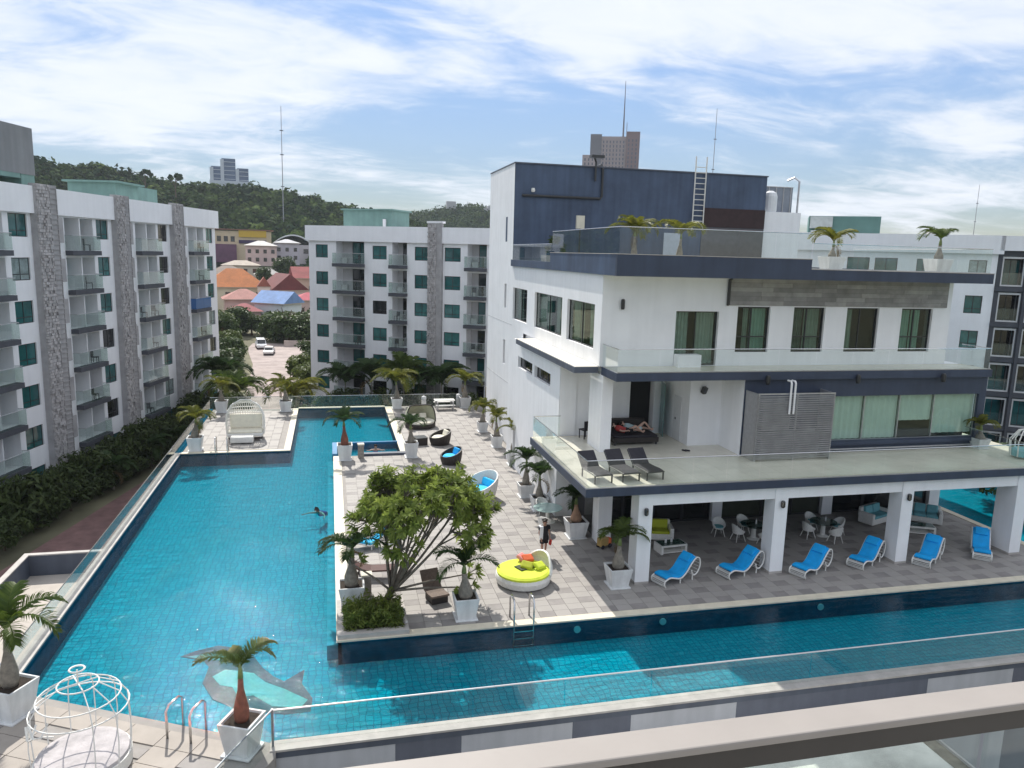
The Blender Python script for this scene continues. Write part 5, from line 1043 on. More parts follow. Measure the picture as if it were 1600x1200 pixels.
def person(label, loc, rz, J, skin, clothes, hair=HAIR, group=None):
    """J: joint name -> position. One continuous skinned body; clothes and hair are children."""
    t = thing('person', label, 'person', loc, rz, group)
    names = ['pelvis', 'waist', 'chest', 'neck', 'head', 'crown', 'shoL', 'elbL', 'wriL', 'palL', 'shoR', 'elbR', 'wriR', 'palR', 'hipL', 'kneL', 'ankL', 'toeL', 'hipR', 'kneR', 'ankR', 'toeR']
    rad = dict(pelvis=.118, waist=.10, chest=.118, neck=.055, head=(.085, .10), crown=(.06, .07), shoL=.062, elbL=.042, wriL=.030, palL=(.038, .018), hipL=.092, kneL=.060, ankL=.038, toeL=(.04, .025))
    for k in list(rad):
        if k.endswith('L'): rad[k[:-1] + 'R'] = rad[k]
    V = [Vector(J[n]) for n in names]; idx = {n: i for i, n in enumerate(names)}; rr = [rad[n] for n in names]
    Eg = [(idx[a], idx[b]) for a, b in (('pelvis', 'waist'), ('waist', 'chest'), ('chest', 'neck'), ('neck', 'head'), ('head', 'crown'), ('chest', 'shoL'), ('shoL', 'elbL'), ('elbL', 'wriL'), ('wriL', 'palL'), ('chest', 'shoR'), ('shoR', 'elbR'), ('elbR', 'wriR'), ('wriR', 'palR'), ('pelvis', 'hipL'), ('hipL', 'kneL'), ('kneL', 'ankL'), ('ankL', 'toeL'), ('pelvis', 'hipR'), ('hipR', 'kneR'), ('kneR', 'ankR'), ('ankR', 'toeR'))]
    for s in 'LR':     # four fingers of different lengths and a thumb leaving the side of the palm
        w, p = Vector(J['wri' + s]), Vector(J['pal' + s]); d = (p - w).normalized(); sd = d.cross(Vector((0, 1, .2))).normalized(); dn = d.cross(sd)
        for q, l in ((-.027, .068), (-.009, .08), (.009, .075), (.026, .058)):
            a = len(V); V += [p + sd * q + d * (.012 + l * .5), p + sd * q * 1.1 + d * (.012 + l) + dn * .02]; rr += [.0085, .007]; Eg += [(idx['pal' + s], a), (a, a + 1)]
        a = len(V); V += [w.lerp(p, .45) + sd * .042 + d * .01, w.lerp(p, .6) + sd * .055 + d * .045]; rr += [.010, .008]; Eg += [(idx['pal' + s], a), (a, a + 1)]
    b = skin_mesh('body', V, Eg, rr, skin, t)
    hd, cr = Vector(J['head']), Vector(J['crown']); up = (cr - hd).normalized(); fw = Vector(J.get('face', (0, -1, 0))).normalized(); rt = fw.cross(up).normalized()
    f = MB()
    f.tube([hd + fw * .085 + up * .02, hd + fw * .125 - up * .02], [.008, .016], 5)
    for s in (-1, 1): f.tube([hd + rt * s * .085 - fw * .01 - up * .03, hd + rt * s * .095 - fw * .02 + up * .03], [.012, .02], 5)
    f.build('face', skin, t); ey = MB()
    for s in (-1, 1): ey.obox(hd + fw * .095 + rt * s * .035 + up * .02, .018, .018, .012)
    ey.obox(hd + fw * .092 - up * .05, .045, .014, .010); ey.build('eyes_and_mouth', HAIR, t)
    h = skin_mesh('hair', [hd - fw * .03 + up * .03, cr + up * .015 - fw * .02, hd - fw * .06 - up * .10], [(0, 1), (0, 2)], [(.10, .105), (.08, .085), (.06, .05)], hair, t)
    for cn, jn, r_, m in clothes:
        cm_ = MB()
        for chain, rs_c in zip(jn, r_):
            ps = [Vector(J[q]) if isinstance(q, str) else Vector(q) for q in chain]; cm_.tube(smooth([tuple(p) for p in ps], 3) if len(ps) > 2 else ps, list(np.interp(np.linspace(0, 1, (len(ps) - 1) * 3 + 1 if len(ps) > 2 else 2), np.linspace(0, 1, len(rs_c)), rs_c)), 12)
        cm_.build(cn, m, t, smooth=True)
    return t
ST = dict(pelvis=(0, 0, .88), waist=(0, -.01, 1.02), chest=(0, .0, 1.24), neck=(0, 0, 1.40), head=(0, -.03, 1.52), crown=(0, -.02, 1.61), face=(-.4, -1, 0),
    shoL=(-.19, 0, 1.31), elbL=(-.24, .02, 1.05), wriL=(-.22, -.12, .86), palL=(-.21, -.15, .79), shoR=(.19, 0, 1.31), elbR=(.25, .03, 1.04), wriR=(.26, -.04, .81), palR=(.26, -.05, .73),
    hipL=(-.09, 0, .82), kneL=(-.10, -.03, .46), ankL=(-.11, .02, .07), toeL=(-.12, -.14, .03), hipR=(.09, 0, .82), kneR=(.10, .02, .46), ankR=(.11, .08, .07), toeR=(.13, -.08, .03))
p1 = person('person standing on the deck in black with a white towel on one shoulder', (8.95, 30.2, 0), R(10), ST, SKIN, [
    ('top', [[(0, -.01, .92), 'waist', 'chest', (0, 0, 1.37)], [(-.08, 0, 1.33), 'shoL', (-.215, .01, 1.2)], [(.08, 0, 1.33), 'shoR', (.22, .01, 1.2)]], [[.165, .15, .172, .09], [.085, .085, .07], [.085, .085, .07]], BLACKC),
    ('shorts', [[(0, 0, .98), 'pelvis', (0, 0, .78)], [(-.08, 0, .88), 'hipL', (-.10, -.01, .58)], [(.08, 0, .88), 'hipR', (.10, .01, .58)]], [[.15, .17, .14], [.12, .115, .105], [.12, .115, .105]], BLACKC)])
tw = MB().obox((-.20, -.12, 1.08), .15, .05, .55, 0, .06).obox((-.19, -.02, 1.37), .15, .22, .05).build('towel', WHITEC, None, loc=(8.95, 30.2, 0), rz=R(10)); tag(tw, 'white towel draped on the shoulder of the standing person', 'towel')
ff_ = MB().obox((.27, -.07, .60), .06, .12, .24, .3, .2).build('flip_flops', M('red_rubber', (.55, .04, .03), .6, .05), None, loc=(8.95, 30.2, 0), rz=R(10)); tag(ff_, 'pair of red flip-flops held in the hand of the standing person', 'flip-flops')
SW = dict(pelvis=(0, .75, -.28), waist=(0, .6, -.22), chest=(0, .36, -.14), neck=(0, .2, -.02), head=(0, .1, .10), crown=(0, .02, .17), face=(0, -1, -.1), shoL=(-.2, .28, -.10), elbL=(-.48, .12, -.12), wriL=(-.62, -.1, -.14), palL=(-.66, -.17, -.14), shoR=(.2, .28, -.10), elbR=(.46, .1, -.12), wriR=(.58, -.12, -.14), palR=(.62, -.19, -.14),
    hipL=(-.09, .82, -.3), kneL=(-.13, 1.2, -.4), ankL=(-.14, 1.6, -.4), toeL=(-.14, 1.75, -.45), hipR=(.09, .82, -.3), kneR=(.12, 1.18, -.45), ankR=(.14, 1.55, -.5), toeR=(.14, 1.7, -.55))
person('dark haired person swimming with head above the water near the inner pool edge', (-.85, 37.6, WZ), R(-35), SW, SKIN2, [('swimsuit', [['pelvis', 'waist', 'chest']], [[.15, .135, .16]], BLUEC)])
SI = dict(pelvis=(0, .1, -.45), waist=(0, .08, -.3), chest=(0, .02, -.05), neck=(0, 0, .12), head=(0, -.03, .24), crown=(0, -.02, .33), face=(0, -1, 0), shoL=(-.19, .02, .03), elbL=(-.42, -.05, -.02), wriL=(-.52, -.25, .06), palL=(-.55, -.31, .07), shoR=(.19, .02, .03), elbR=(.42, -.05, -.02), wriR=(.52, -.25, .06), palR=(.55, -.31, .07),
    hipL=(-.09, .05, -.48), kneL=(-.12, -.35, -.42), ankL=(-.12, -.4, -.7), toeL=(-.12, -.52, -.72), hipR=(.09, .05, -.48), kneR=(.12, -.35, -.42), ankR=(.12, -.4, -.7), toeR=(.12, -.52, -.72))
person('dark haired person sitting in the jacuzzi with arms on its front wall', (2.75, 48.75, .1), R(0), SI, SKIN2, [('swimsuit', [['pelvis', 'waist', 'chest']], [[.15, .135, .16]], BLUEC)])
def lying(dx): return dict(pelvis=(0, 0, .12), waist=(-.16, 0, .15), chest=(-.38, 0, .22), neck=(-.54, 0, .30), head=(-.66, 0, .36), crown=(-.74, 0, .41), face=(.4, -.3, 1), shoL=(-.46, -.19, .24), elbL=(-.24, -.27, .14), wriL=(-.02, -.24, .16), palL=(.05, -.23, .16), shoR=(-.46, .19, .24), elbR=(-.26, .28, .14), wriR=(-.04, .22, .2), palR=(.03, .2, .2),
    hipL=(.07, -.09, .11), kneL=(.42, -.12, .24 + dx), ankL=(.8, -.10, .06), toeL=(.88, -.1, .16), hipR=(.07, .09, .11), kneR=(.44, .12, .14), ankR=(.84, .12, .06), toeR=(.92, .13, .15))
def lcl(m1, m2): return [('shirt', [['pelvis', 'waist', 'chest', 'neck'], [(-.44, -.06, .24), 'shoL', (-.36, -.23, .19)], [(-.44, .06, .24), 'shoR', (-.36, .235, .19)]], [[.15, .15, .165, .08], [.085, .085, .07], [.085, .085, .07]], m1), ('shorts', [[(-.06, 0, .13), 'pelvis', (.08, 0, .12)], ['hipL', (.3, -.11, .2)], ['hipR', (.3, .11, .14)]], [[.15, .165, .13], [.115, .105], [.115, .105]], m2)]
person('person in a red shirt lying back on the black sofa bed', (13.75, 33.2, 4.66), R(-12), lying(.15), SKIN2, lcl(REDC, BLACKC))
person('person in pale blue lying on the right half of the sofa bed', (14.35, 33.55, 4.66), R(-12), lying(.25), SKIN2, lcl(PALEB, PALEB))

# ------------------------------------------------------------------ shrubs and trees
CROWN_C = [crown_mesh('crown', 100 + i, (2.2, 2.2, 1.9), 22, 2300, .42, .22, BROAD) for i in range(3)]
CROWN_L = [crown_mesh('crown', 120 + i, (2.2, 2.2, 1.9), 20, 2100, .42, .22, BROAD2) for i in range(2)]
SHR = [crown_mesh('foliage', 140 + i, (1.0, 1.0, .9), 12, 900, .30, .10, SHRUBL) for i in range(3)]; SHR2 = [crown_mesh('foliage', 150 + i, (1.0, 1.0, .9), 12, 800, .30, .09, BROAD2) for i in range(2)]
rg = random.Random(21)
def trunk_mesh(h, r_):
    m = MB(); m.tube([(0, 0, 0), (.05, .03, h * .5), (.02, -.02, h)], [r_, r_ * .75, r_ * .5], 7)
    for k in range(4): a = k * 1.7; m.tube([(.03, 0, h * (.55 + .1 * k)), (math.cos(a) * h * .25, math.sin(a) * h * .25, h * (.95 + .08 * k))], [r_ * .45, r_ * .2], 5)
    return m.mesh('trunk', BARKD)
TRK = trunk_mesh(3.0, .17)
def tree(label, x, y, z, s, kind=0, light=False, group=None, name='broadleaf_tree', sz=1.0, high=2.6):
    t = thing(name, label, 'tree', (x, y, z), rg.uniform(0, 6), group); t.scale = (s, s, s * sz); obj('trunk', TRK, t)
    o = obj('crown', (CROWN_L if light else CROWN_C)[kind % (2 if light else 3)], t, (0, 0, high + 1.2)); return t
def shrub(label, x, y, z, s, kind=0, light=False, sz=1.0, group=None, stem=True):
    t = thing('shrub', label, 'shrub', (x, y, z), rg.uniform(0, 6), group); t.scale = (s, s, s * sz); obj('foliage', (SHR2 if light else SHR)[kind % (2 if light else 3)], t, (0, 0, .85))
    if stem: MB().tube([(0, 0, 0), (.05, 0, .8)], [.06, .03], 5).build('stem', BARKD, t)
    return t
# dark shrubs between the left block and the brick path
gl_ = 'dark leafy shrub in the row between the left apartment block and the brick path'
for i in range(26):
    s = -6 + i * 1.25; fx = frame_pt(LP, LRZ, s, -1.6 - .9 * (i % 2) + rg.uniform(-.3, .3), GZ)
    shrub(gl_, fx[0], fx[1], GZ, rg.uniform(1.15, 1.6), i, False, rg.uniform(1.1, 1.5), 'shrubs along the left block')
for i in range(16):
    s = -10 + i * 1.7; fx = frame_pt(LP, LRZ, s, -3.0 + rg.uniform(-.3, .3), GZ)
    shrub(gl_, fx[0], fx[1], GZ, rg.uniform(.9, 1.25), i, False, rg.uniform(.9, 1.2), 'shrubs along the left block')
for i, (s, y) in enumerate(((12.5, -3.4), (9.0, -3.3), (17.5, -2.9), (21.5, -3.0), (25.0, -2.8), (3.0, -3.4))):
    fx = frame_pt(LP, LRZ, s, y, GZ); palm(['arching in-ground palm among the shrubs below the second stone strip', 'arching in-ground palm among the shrubs below the first balcony column', 'in-ground palm by the shrubs at the foot of the second balcony column', 'in-ground palm by the shrubs before the third stone strip', 'in-ground palm below the third balcony column of the left block', 'in-ground palm among the shrubs nearest the sunken landing'][i], fx[0], fx[1], 0, 0, 1.3, 9, 'd', rg.uniform(0, 6), GZ, bulge=.13, fs=1.35, seed=60 + i, pot=False, name='palm_tree')
# trees and shrubs round the road
tl_ = 'dense dark tree in the row behind the turning circle of the road'
for i, (x, y, s) in enumerate(((-4.2, 146, 1.65), (-.8, 147, 1.75), (-7.6, 147, 1.7), (2.5, 146, 1.6), (-10.2, 150, 1.5), (-5.9, 151, 1.8), (-2.4, 152, 1.8), (5.5, 148, 1.6), (-9.0, 155, 1.7), (1, 154, 1.8))): tree(tl_, x, y, GZ, s, i, False, 'dark trees behind the road', sz=1.0, high=.3)
for i, (x, y, s, l, lab) in enumerate(((-15.5, 126, 1.0, True, 'bright green bushy tree left of the white van'), (-17.8, 136, 1.3, False, 'dark tree behind the far end of the left block'), (-14.0, 112, 1.15, False, 'dark leafy tree on the left verge near the road bend'), (-13.2, 104, 1.0, False, 'dark leafy tree on the left verge nearest the left block'), (-12.3, 96, .85, True, 'light green tree between the left block and the road'), (-2.6, 112, 1.05, False, 'round dark tree on the road island before the far block'), (-3.4, 97, 1.0, True, 'light green tree against the left end of the far block'), (-2.9, 91, .9, True, 'leafy tree at the left corner of the far block'), (-17.5, 158, 1.35, False, 'round dark tree behind the bright bush'), (-19.8, 149, 1.2, True, 'sunlit tree on the lawn far behind the left block'))): tree(lab, x, y, GZ, s, i, l, None, high=1.6)
gl2 = 'low green shrub growing beside the road between the two white blocks'
for i in range(30):
    x, y = rg.choice(((-11.8, 92), (-12.5, 101), (-13.5, 108), (-3.0, 101), (-3.2, 108), (-14.8, 116), (-16, 132), (-11, 86), (-3.2, 86), (-10, 80), (-3.8, 78))); shrub(gl2, x + rg.uniform(-1, 1), y + rg.uniform(-2.5, 2.5), GZ, rg.uniform(1.0, 1.7), i, i % 3 == 0, 1.0, 'shrubs beside the road')
gl3 = 'dark shrub between the far glass fence and the far apartment block'
for i in range(26): u = rg.random(); shrub(gl3, -1 + u * 15, 79.5 - u * 9.5 + rg.uniform(-4, 0.5), GZ, rg.uniform(1.3, 2.1), i, i % 4 == 0, rg.uniform(1.0, 1.35), 'shrubs before the far block')
for i, (x, y, s) in enumerate(((38, 36, .8), (36.5, 33, .75), (40, 41, .9))): tree(['dark tree beside the second pool behind the last white column', 'dark bushy tree near the second pool edge, closest of three', 'dark tree farthest of three by the second pool'][i], x, y, -.2, s, i, False, None, high=.8)

# ------------------------------------------------------------------ houses, cars, hill
def house(label, x, y, z, w, d, h, rh, wallc, roofc, rz=0.0, gable=False, eave=.6, wins=3, floors=1):
    t = thing('house', label, 'house', (x, y, z), rz); wm_ = M('house_wall_%d%d%d' % tuple(int(c * 99) for c in wallc), wallc, .8, .08, .3); rm = M('house_roof_%d%d%d' % tuple(int(c * 99) for c in roofc), roofc, .75, .14, .5, streak=.1)
    MB().box(-w / 2, w / 2, -d / 2, d / 2, 0, h).build('wall', wm_, t); a, b = w / 2 + eave, d / 2 + eave; m = MB(); e = MB()
    if gable: m.add([(-a, -b, h), (a, -b, h), (a, b, h), (-a, b, h), (-a, 0, h + rh), (a, 0, h + rh)], [(0, 1, 5, 4), (2, 3, 4, 5), (0, 4, 3), (1, 2, 5), (3, 2, 1, 0)])
    else:
        rl_ = max(.2, w / 2 - d / 2); m.add([(-a, -b, h), (a, -b, h), (a, b, h), (-a, b, h), (-rl_, 0, h + rh), (rl_, 0, h + rh)], [(0, 1, 5, 4), (2, 3, 4, 5), (0, 4, 3), (1, 2, 5), (3, 2, 1, 0)])
    m.build('roof', rm, t); MB().box(-a, a, -b, b, h - .16, h - .01).build('eave', M('eave_trim', (.45, .38, .30), .8, .1), t)
    for fl_ in range(floors):
        for i in range(wins):
            xx = -w / 2 + w * (i + .5) / wins; window(t, xx - .6, xx + .6, .9 + fl_ * 3 + (h - 3 * floors) * .5, 2.3 + fl_ * 3 + (h - 3 * floors) * .5, -d / 2 - .06, DARKG, mull=(.5,), trans=(), fw=.1)
    return t
house('cream house under a broad bright orange hipped roof', -24.5, 213, GZ, 15, 11, 7.2, 4.6, (.62, .55, .42), (.52, .17, .045), R(8), floors=2, wins=4)
house('house with a steep dark red gabled roof beside the orange roof', -12.2, 212, GZ, 10, 9, 6.6, 4.2, (.62, .50, .45), (.17, .045, .045), R(-68), True, floors=2)
house('pinkish tiled house in front of the orange roofed one', -19.8, 188, GZ, 8.5, 7, 5.6, 2.2, (.55, .38, .34), (.40, .17, .14), R(10), wins=3)
house('low house with a crimson roof behind the trees', -18.5, 177, GZ, 6, 5, 3.6, 1.6, (.5, .36, .34), (.30, .06, .07), R(15), wins=2)
house('white house under a pale blue metal gabled roof', -11.6, 181, GZ, 8, 6.5, 5.2, 2.6, (.62, .66, .68), (.18, .30, .55), R(-35), True, wins=3)
house('pink house with a red roof near the far block', -6.2, 232, GZ, 9, 8, 9.0, 3.2, (.62, .46, .38), (.34, .08, .075), R(12), True, wins=3, floors=2)
house('low house with a bright crimson roof near the far block', -5.2, 193, GZ, 7, 6, 5.2, 1.7, (.55, .4, .36), (.42, .05, .08), R(14), wins=3)
house('small pavilion with a pale grey hipped roof behind the red roofs', -19.0, 250, GZ, 7, 6, 9.2, 2.0, (.52, .48, .45), (.40, .38, .36), R(5), wins=2)
house('brown roofed house left of the pale pavilion', -33, 268, GZ, 12, 9, 8.6, 2.6, (.45, .38, .32), (.20, .15, .12), R(5), wins=3)
house('small white gabled house between the orange and red roofs', -16.6, 205.5, GZ, 2.8, 3, 7.6, 2.4, (.72, .62, .56), (.30, .10, .07), R(98), True, wins=1, eave=.2)
house('pink two storey house on the slope below the yellow building', -25.0, 302, 6.0, 11, 9, 7.4, 1.8, (.60, .45, .42), (.50, .47, .45), R(5), wins=4, floors=2)
house('grey lilac house on the slope under the white arched roof', -16.0, 307, 6.5, 9, 8, 8.2, 1.4, (.50, .46, .50), (.42, .42, .44), R(5), wins=3, floors=2)
house('cream house with a tan roof low on the slope under the purple base', -30.5, 285, 2.5, 12, 8, 4.0, 1.6, (.60, .54, .44), (.36, .30, .24), R(5), wins=4)
tag(MB().box(-12, 12, 0, .4, 0, 4.2).build('retaining_wall', M('pale_retaining_wall', (.52, .48, .42), .85, .15, .25), None, loc=(-24, 292, 1.5)), 'long pale retaining wall on the slope below the pink house', 'wall')
yb = thing('shopping_building', 'long cream and yellow arcaded building with a purple base on the hillside', 'building', (-36, 341, 6.2), R(5))
MB().box(-16, 12, 0, 14, 0, 13.0).build('wall', M('cream_yellow_wall', (.62, .50, .34), .8, .06, .3), yb); MB().box(-16, -2, -2.0, -.01, 0, 7.5).build('purple_base', M('purple_wall', (.16, .07, .12), .8, .15, .4), yb); MB().box(-1, 10, -.5, -.02, 10.6, 13.4).build('yellow_fascia', M('yellow_fascia', (.62, .40, .04), .7, .06), yb); MB().box(-1, 10, -.4, -.02, 8.0, 9.4).build('dark_fascia', M('dark_purple_fascia', (.05, .03, .09), .7, .1), yb); MB().box(-17, 13, -.8, 15, 13.4, 13.8).build('roof', M('rust_roof', (.25, .12, .08), .8, .15), yb)
for i in range(5):
    w = window(yb, -15 + i * 2.7, -13.4 + i * 2.7, 8.6, 10.8, -.07, DARKG, mull=(.5,), trans=(), fw=.12)
wh = thing('arched_roof_hall', 'hall with a broad white arched roof on the hillside', 'building', (-15.5, 348, 6), R(3)); rows = [[(-9 + 18 * i / 16, y, 8.0 + 4.6 * math.sin(PI * i / 16) ** .8) for i in range(17)] for y in (0, 20)]
o = MB().sheet(rows).build('arched_roof', WHITE, wh); md = o.modifiers.new('t', 'SOLIDIFY'); md.thickness = .5; MB().box(-8.6, 8.6, .5, 19, 0, 8.2).build('wall', M('lilac_grey_wall', (.52, .47, .48), .8, .1, .3), wh)
for i in range(4): window(wh, -7 + i * 3.8, -5 + i * 3.8, 4.5, 6.5, .42, DARKG, mull=(.5,), trans=(), fw=.12)
tree('large round dark tree standing between the houses on the slope', -15.2, 268, 2.0, 2.1, 1, False, None, sz=1.0, high=.6)
for i in range(16): tree('green garden tree standing among the coloured roofs', rg.uniform(-44, 4), rg.choice((224, 236, 258, 276, 286)) + rg.uniform(-4, 4), GZ + 1 + (5 if i % 2 else 0), rg.uniform(.9, 1.5), i, i % 2 == 0, 'garden trees among the houses', high=1.2)
for i in range(14): tree('bushy tree growing in front of the coloured roofs', -24 + i * 1.8 + rg.uniform(-1, 1), 162 + rg.uniform(-4, 8), GZ, rg.uniform(1.0, 1.35), i, i % 3 == 0, 'trees in front of the houses', high=.5)
def car(label, x, y, rz, body, van, name):
    t = thing(name, label, 'van' if van else 'car', (x, y, GZ + .03), rz); L_, Wd, H_ = (4.8, 1.85, 1.95) if van else (4.3, 1.75, 1.45)
    prof = [(-.5, .18), (-.5, .40), (-.44, .48), (-.30, .52), (-.20, .95), (.34, 1.0), (.46, .62), (.5, .55), (.5, .18)] if van else [(-.5, .20), (-.5, .48), (-.30, .60), (-.14, .98), (.18, 1.0), (.36, .66), (.48, .60), (.5, .2)]
    vs = []
    for s in (-1, 1):
        for u, v in prof: vs.append((u * L_, s * Wd / 2 * (1.0 if v < .62 else .86), v * H_))
    n = len(prof); m = MB(); m.add(vs, [tuple(range(n - 1, -1, -1)), tuple(range(n, 2 * n))] + [(i, (i + 1) % n, n + (i + 1) % n, n + i) for i in range(n)]); m.build('body', body, t, bevel=.06)
    g = MB(); 
    if van: g.obox((-.255 * L_, 0, .74 * H_), .02, Wd * .8, .82, 0, 0, R(30)); g.obox((.41 * L_, 0, .80 * H_), .02, Wd * .75, .6, 0, 0, R(-28))
    else: g.obox((-.232 * L_, 0, .79 * H_), .02, Wd * .8, .74, 0, 0, R(50)); g.obox((.278 * L_, 0, .83 * H_), .02, Wd * .76, .78, 0, 0, R(-56))
    for s in (-1, 1): g.obox((.05 * L_, s * Wd * .438, .8 * H_), L_ * .34, .02, .4)
    g.build('window', DARKG, t)
    for u in (-.32, .32):
        for s in (-1, 1): w = MB().lathe([(.31, -.1), (.33, 0), (.31, .1)], 14).build('wheel', BLACKF, t); w.location = (u * L_, s * (Wd / 2 - .08), .31); w.rotation_euler = (R(90), 0, 0)
    for s in (-1, 1): MB().box(-.505 * L_, -.49 * L_, s * .62 - .18, s * .62 + .18, .42 * H_ - .1, .42 * H_ + .06).build('headlight', WICKW, t); MB().box(.49 * L_, .506 * L_, s * .68 - .1, s * .68 + .1, .45 * H_, .6 * H_).build('tail_light', M('red_lens', (.4, .02, .02), .3, .05), t)
    t.scale = (.88,) * 3
    return t
car('white van parked at the far end of the pink road', -12.0, 139, R(100), M('white_car_paint', (.78, .78, .78), .25, .02, coat=.6), True, 'parked_van'); car('silver car standing in the middle of the pink road', -10.0, 131, R(88), M('silver_car_paint', (.58, .56, .56), .3, .02, metal=.3, coat=.6), False, 'parked_car')
tag(MB().box(-8.2, 1.5, 141, 141.3, GZ, GZ + 1.1).build('low_wall', M('pink_grey_wall', (.5, .42, .38), .8, .1, .5)), 'low pale wall behind the cars at the road end', 'wall')
# hill: terrain from ridge heights by direction, densely wooded
AZ = [-40, -30, -24, -17.8, -16.5, -14.7, -13.6, -12.2, -10.6, -9.1, -7.85, -6.2, -4.9, -3.2, -1.5, .3, 2.1, 3.9, 5.7, 7.1, 9.5, 13, 20, 35]
RI = [.10, .105, .10, .0955, .0934, .096, .0912, .0846, .0807, .0788, .0756, .0780, .0792, .0770, .0708, .066, .0587, .0536, .0475, .038, .026, .012, .004, 0]
AZ2 = [-10, 2, 5.7, 7.1, 8.5, 10.4, 11.8, 15, 20, 30]; RI2 = [.02, .030, .0475, .0515, .0587, .0614, .0597, .045, .02, .005]
def terr(az, r_, can=5.0):
    h1 = 13 + 430 * np.interp(az, AZ, RI) - can - 5.5; h2 = 13 + 700 * np.interp(az, AZ2, RI2) - can - 2; s = lambda q: q * q * (3 - 2 * q)
    a = GZ - .2 + np.interp(r_, [240, 335, 345, 430], [0, .20, .24, 1]) * (h1 - GZ) * np.where(r_ > 430, np.clip(1 - (r_ - 430) / 220, .0, 1), 1); b = GZ - .2 + np.clip((r_ - 480) / 220, 0, 1) ** 1.1 * (h2 - GZ) * np.where(r_ > 700, np.clip(1 - (r_ - 700) / 400, 0, 1), 1)
    return np.maximum(a, b)
azs = np.linspace(-45, 35, 121); rs_ = np.concatenate([np.linspace(245, 470, 46), np.linspace(480, 1100, 40)]); A, RR = np.meshgrid(azs, rs_); Hh = terr(A, RR)
Hh += 1.6 * np.sin(RR * .05 + A) * np.clip((RR - 280) / 100, 0, 1)
V = np.stack([np.sin(np.radians(A)) * RR, np.cos(np.radians(A)) * RR, Hh], -1).reshape(-1, 3); nc = len(azs); F = np.array([(i * nc + j, i * nc + j + 1, (i + 1) * nc + j + 1, (i + 1) * nc + j) for i in range(len(rs_) - 1) for j in range(nc - 1)])
hill = obj('hill', np_mesh('hill', V, F, M('hill_undergrowth', (.035, .055, .025), .95, .3, .05), smooth=True)); hill['kind'] = 'structure'
rn = np.random.default_rng(9); VV = []; FF = []; TT = []; off = 0
cand = [(a, r_, 1) for a, r_ in zip(rn.uniform(-24, 9, 2300), 285 + 180 * rn.uniform(0, 1, 2300) ** .8)] + [(a, r_, 2) for a, r_ in zip(rn.uniform(1, 15, 900), rn.uniform(560, 720, 900))]
for a, r_, kd in cand:
    if kd == 1 and -9.5 < a < -1.0 and r_ < 366: continue
    h = float(terr(np.array([a]), np.array([r_]))[0]); s = rn.uniform(3.2, 7.4) * (1.0 if kd == 1 else 1.2); hh = rn.uniform(4.5, 8.5)
    x, y = math.sin(R(a)) * r_, math.cos(R(a)) * r_; c = np.array([x, y, h + hh * .55]); n = 95 if kd == 1 else 50
    u = rn.normal(0, 1, (n, 3)); u[:, 2] = np.abs(u[:, 2]) * .9 - .25; u /= np.linalg.norm(u, axis=1)[:, None]; lump = 1 + .28 * np.sin(u[:, 0] * 5 + a * 9) * np.cos(u[:, 1] * 4 + r_)
    P = c + u * np.array([s, s, hh * .62]) * lump[:, None]; v, f = leaf_quads(rn, P, u + np.array([0, 0, .3]), 2.3, 1.7, .45); VV.append(v); FF.append(f + off); TT.append(np.full(len(f), np.clip(rn.normal(.02, .24), -.5, .7))); off += len(v)
fo = obj('forest', np_mesh('forest', np.concatenate(VV), np.concatenate(FF), FORESTL)); at_ = fo.data.attributes.new('tint', 'FLOAT', 'FACE'); at_.data.foreach_set('value', np.concatenate(TT).astype(np.float32)); fo['kind'] = 'stuff'; fo['label'] = 'dense green forest covering the hill behind the town'
for i, (x, y, z, s, lab) in enumerate(((-82.8, 391, 36, 2.3, 'thin-crowned tree rising above the left part of the forest ridge'), (-70.2, 394, 35, 2.4, 'tall tree rising above the ridge left of the blue tower'), (-63, 415, 33, 2.0, 'bare-limbed tree rising just left of the blue tower'))):
    t = thing('ridge_tree', lab, 'tree', (x, y, z - 2), rg.uniform(0, 6)); t.scale = (s, s, s); obj('trunk', trunk_mesh(4.2, .14), t); obj('crown', crown_mesh('crown', 300 + i, (2.0, 2.0, .9), 9, 420, .5, .3, FORESTL), t, (0, 0, 4.6))
bt = thing('glass_tower', 'cluster of three blue glass towers standing on the forested hill', 'tower', (-60, 516, 40), R(6)); BG = M('blue_tower_glass', (.06, .10, .19), .15, .2, .08, spec=.8); PG = M('pale_tower_wall', (.50, .54, .60), .6, .06, .05)
for x0, x1, h, mt in ((-10.8, -5.2, 21.5, BG), (-4.6, 3.4, 26.5, BG), (4.2, 11.0, 21.0, BG)):
    MB().box(x0, x1, 0, 9, 0, h).build('tower_block', mt, bt); MB().box(x0 - .8, x0 + 1.2, -.3, 8, 0, h - .6).build('pale_fin', PG, bt)
    for k in range(7): MB().box(x0 + 1.3, x1 - .2, -.12, -.01, h - 2.2 - k * 2.6, h - 1.9 - k * 2.6).build('floor_band', PG, bt)
MB().box(-12, 12, -1, 9.5, 0, 13).build('podium', PG, bt)
rt = thing('high_rise', 'pink and grey stepped high rise seen over the dark roof block', 'tower', (210, 562, GZ), R(-20)); PK = M('pinkish_tower_wall', (.34, .28, .285), .7, .06, .05); GYT = M('grey_tower_wall', (.15, .15, .175), .7, .08, .05); BRN = M('brown_tower_wall', (.20, .135, .14), .7, .08, .05)
MB().box(-17.5, -9, 0, 14, 0, 108.5).build('grey_slab', GYT, rt); MB().box(-9, 9.5, .6, 14, 0, 107).build('main_slab', PK, rt); MB().box(9.5, 19.5, -.8, 14, 0, 110.5).build('brown_slab', BRN, rt); MB().box(-23, -13, -2.2, -.05, 0, 93).build('low_wing', PK, rt)
wm1 = MB().box(0, 1.0, -.03, .03, 0, 1.9).mesh('window', M('tower_window', (.10, .11, .15), .2, .15)); wd = 0
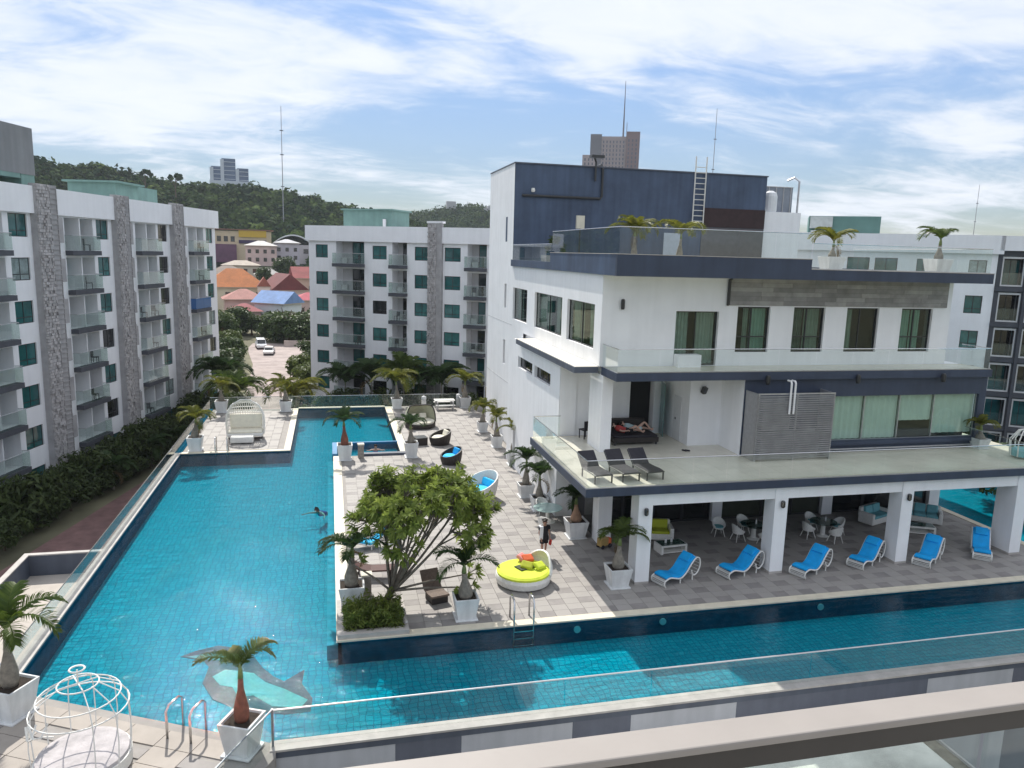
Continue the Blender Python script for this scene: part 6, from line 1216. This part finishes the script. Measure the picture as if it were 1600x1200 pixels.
for k in range(11):
    for i in range(7): obj('window', wm1, rt, (-8 + i * 2.5, .55, 71 + k * 3.1)); wd += 1
    for i in range(3): obj('window', wm1, rt, (10.8 + i * 2.8, -.85, 72 + k * 3.1))
    if k < 7:
        for i in range(3): obj('window', wm1, rt, (-21.5 + i * 2.8, -2.25, 70 + k * 3.1))
    MB().box(-8.6, 9.2, .4, .58, 73.4 + k * 3.1, 73.8 + k * 3.1).build('floor_band', PK, rt)
MB().tube([(7, 6, 107), (7, 6, 125), (7, 6, 148)], [.8, .5, .2], 6).build('roof_mast', GYT, rt); MB().tube([(9.5, 6, 107), (9.5, 6, 118)], .25, 5).build('roof_mast', GYT, rt)
def mast(label, x, y, z0, z1, r_): t = thing('radio_mast', label, 'mast', (x, y, z0)); MB().tube([(0, 0, 0), (0, 0, z1 - z0)], [r_, r_ * .4], 6).build('pole', M('grey_mast_paint', (.32, .33, .36), .6, .1), t); m = MB(); [m.obox((0, 0, (z1 - z0) * q), r_ * 5, r_ * 1.2, r_ * 1.2) for q in (.3, .5, .7, .85)]; m.build('crossarm', GYT, t)
mast('tall thin radio mast rising over the hill between the two white blocks', -21, 380, 5, 77, .32); mast('thin mast above the dark roof block right of the ladder', 139, 266, GZ, 67.5, .22); mast('faint slender mast over the far right roof', 279, 287, GZ, 48.5, .22)
wt2 = thing('water_tower', 'small pale tower among trees on the far hilltop', 'tower', (105, 682, 44)); MB().box(-4, 4, -3, 3, 6, 13).build('tank', M('hazy_concrete', (.42, .42, .44), .8, .05), wt2)
for x in (-3.5, 3.5): MB().box(x - .6, x + .6, -2.5, 2.5, 0, 6).build('leg', M('hazy_concrete', (.42, .42, .44)), wt2)
tag(MB().box(-8, 8, -4, 4, 0, 4.5).box(-5, 2, -4, 4, 4.5, 6.5).build('hilltop_building', M('hazy_concrete', (.42, .42, .44)), None, loc=(140, 668, 47)), 'pale low building on the far hilltop beside the club wall', 'building')
# the air
hz = MB().box(-700, 700, -60, 1120, GZ - 1.4, 170).build('haze', None); hz.data.materials.clear()
hm_ = bpy.data.materials.new('haze_air'); hm_.use_nodes = True; hm_.node_tree.nodes.remove(hm_.node_tree.nodes['Principled BSDF']); pv = hm_.node_tree.nodes.new('ShaderNodeVolumePrincipled'); pv.inputs['Color'].default_value = (.82, .90, 1.0, 1); pv.inputs['Density'].default_value = 0.00013; pv.inputs['Anisotropy'].default_value = .3
hm_.node_tree.links.new(pv.outputs[0], hm_.node_tree.nodes['Material Output'].inputs['Volume']); hz.data.materials.append(hm_); hz['kind'] = 'stuff'; hz.visible_shadow = True
cy.volume_bounces = 0
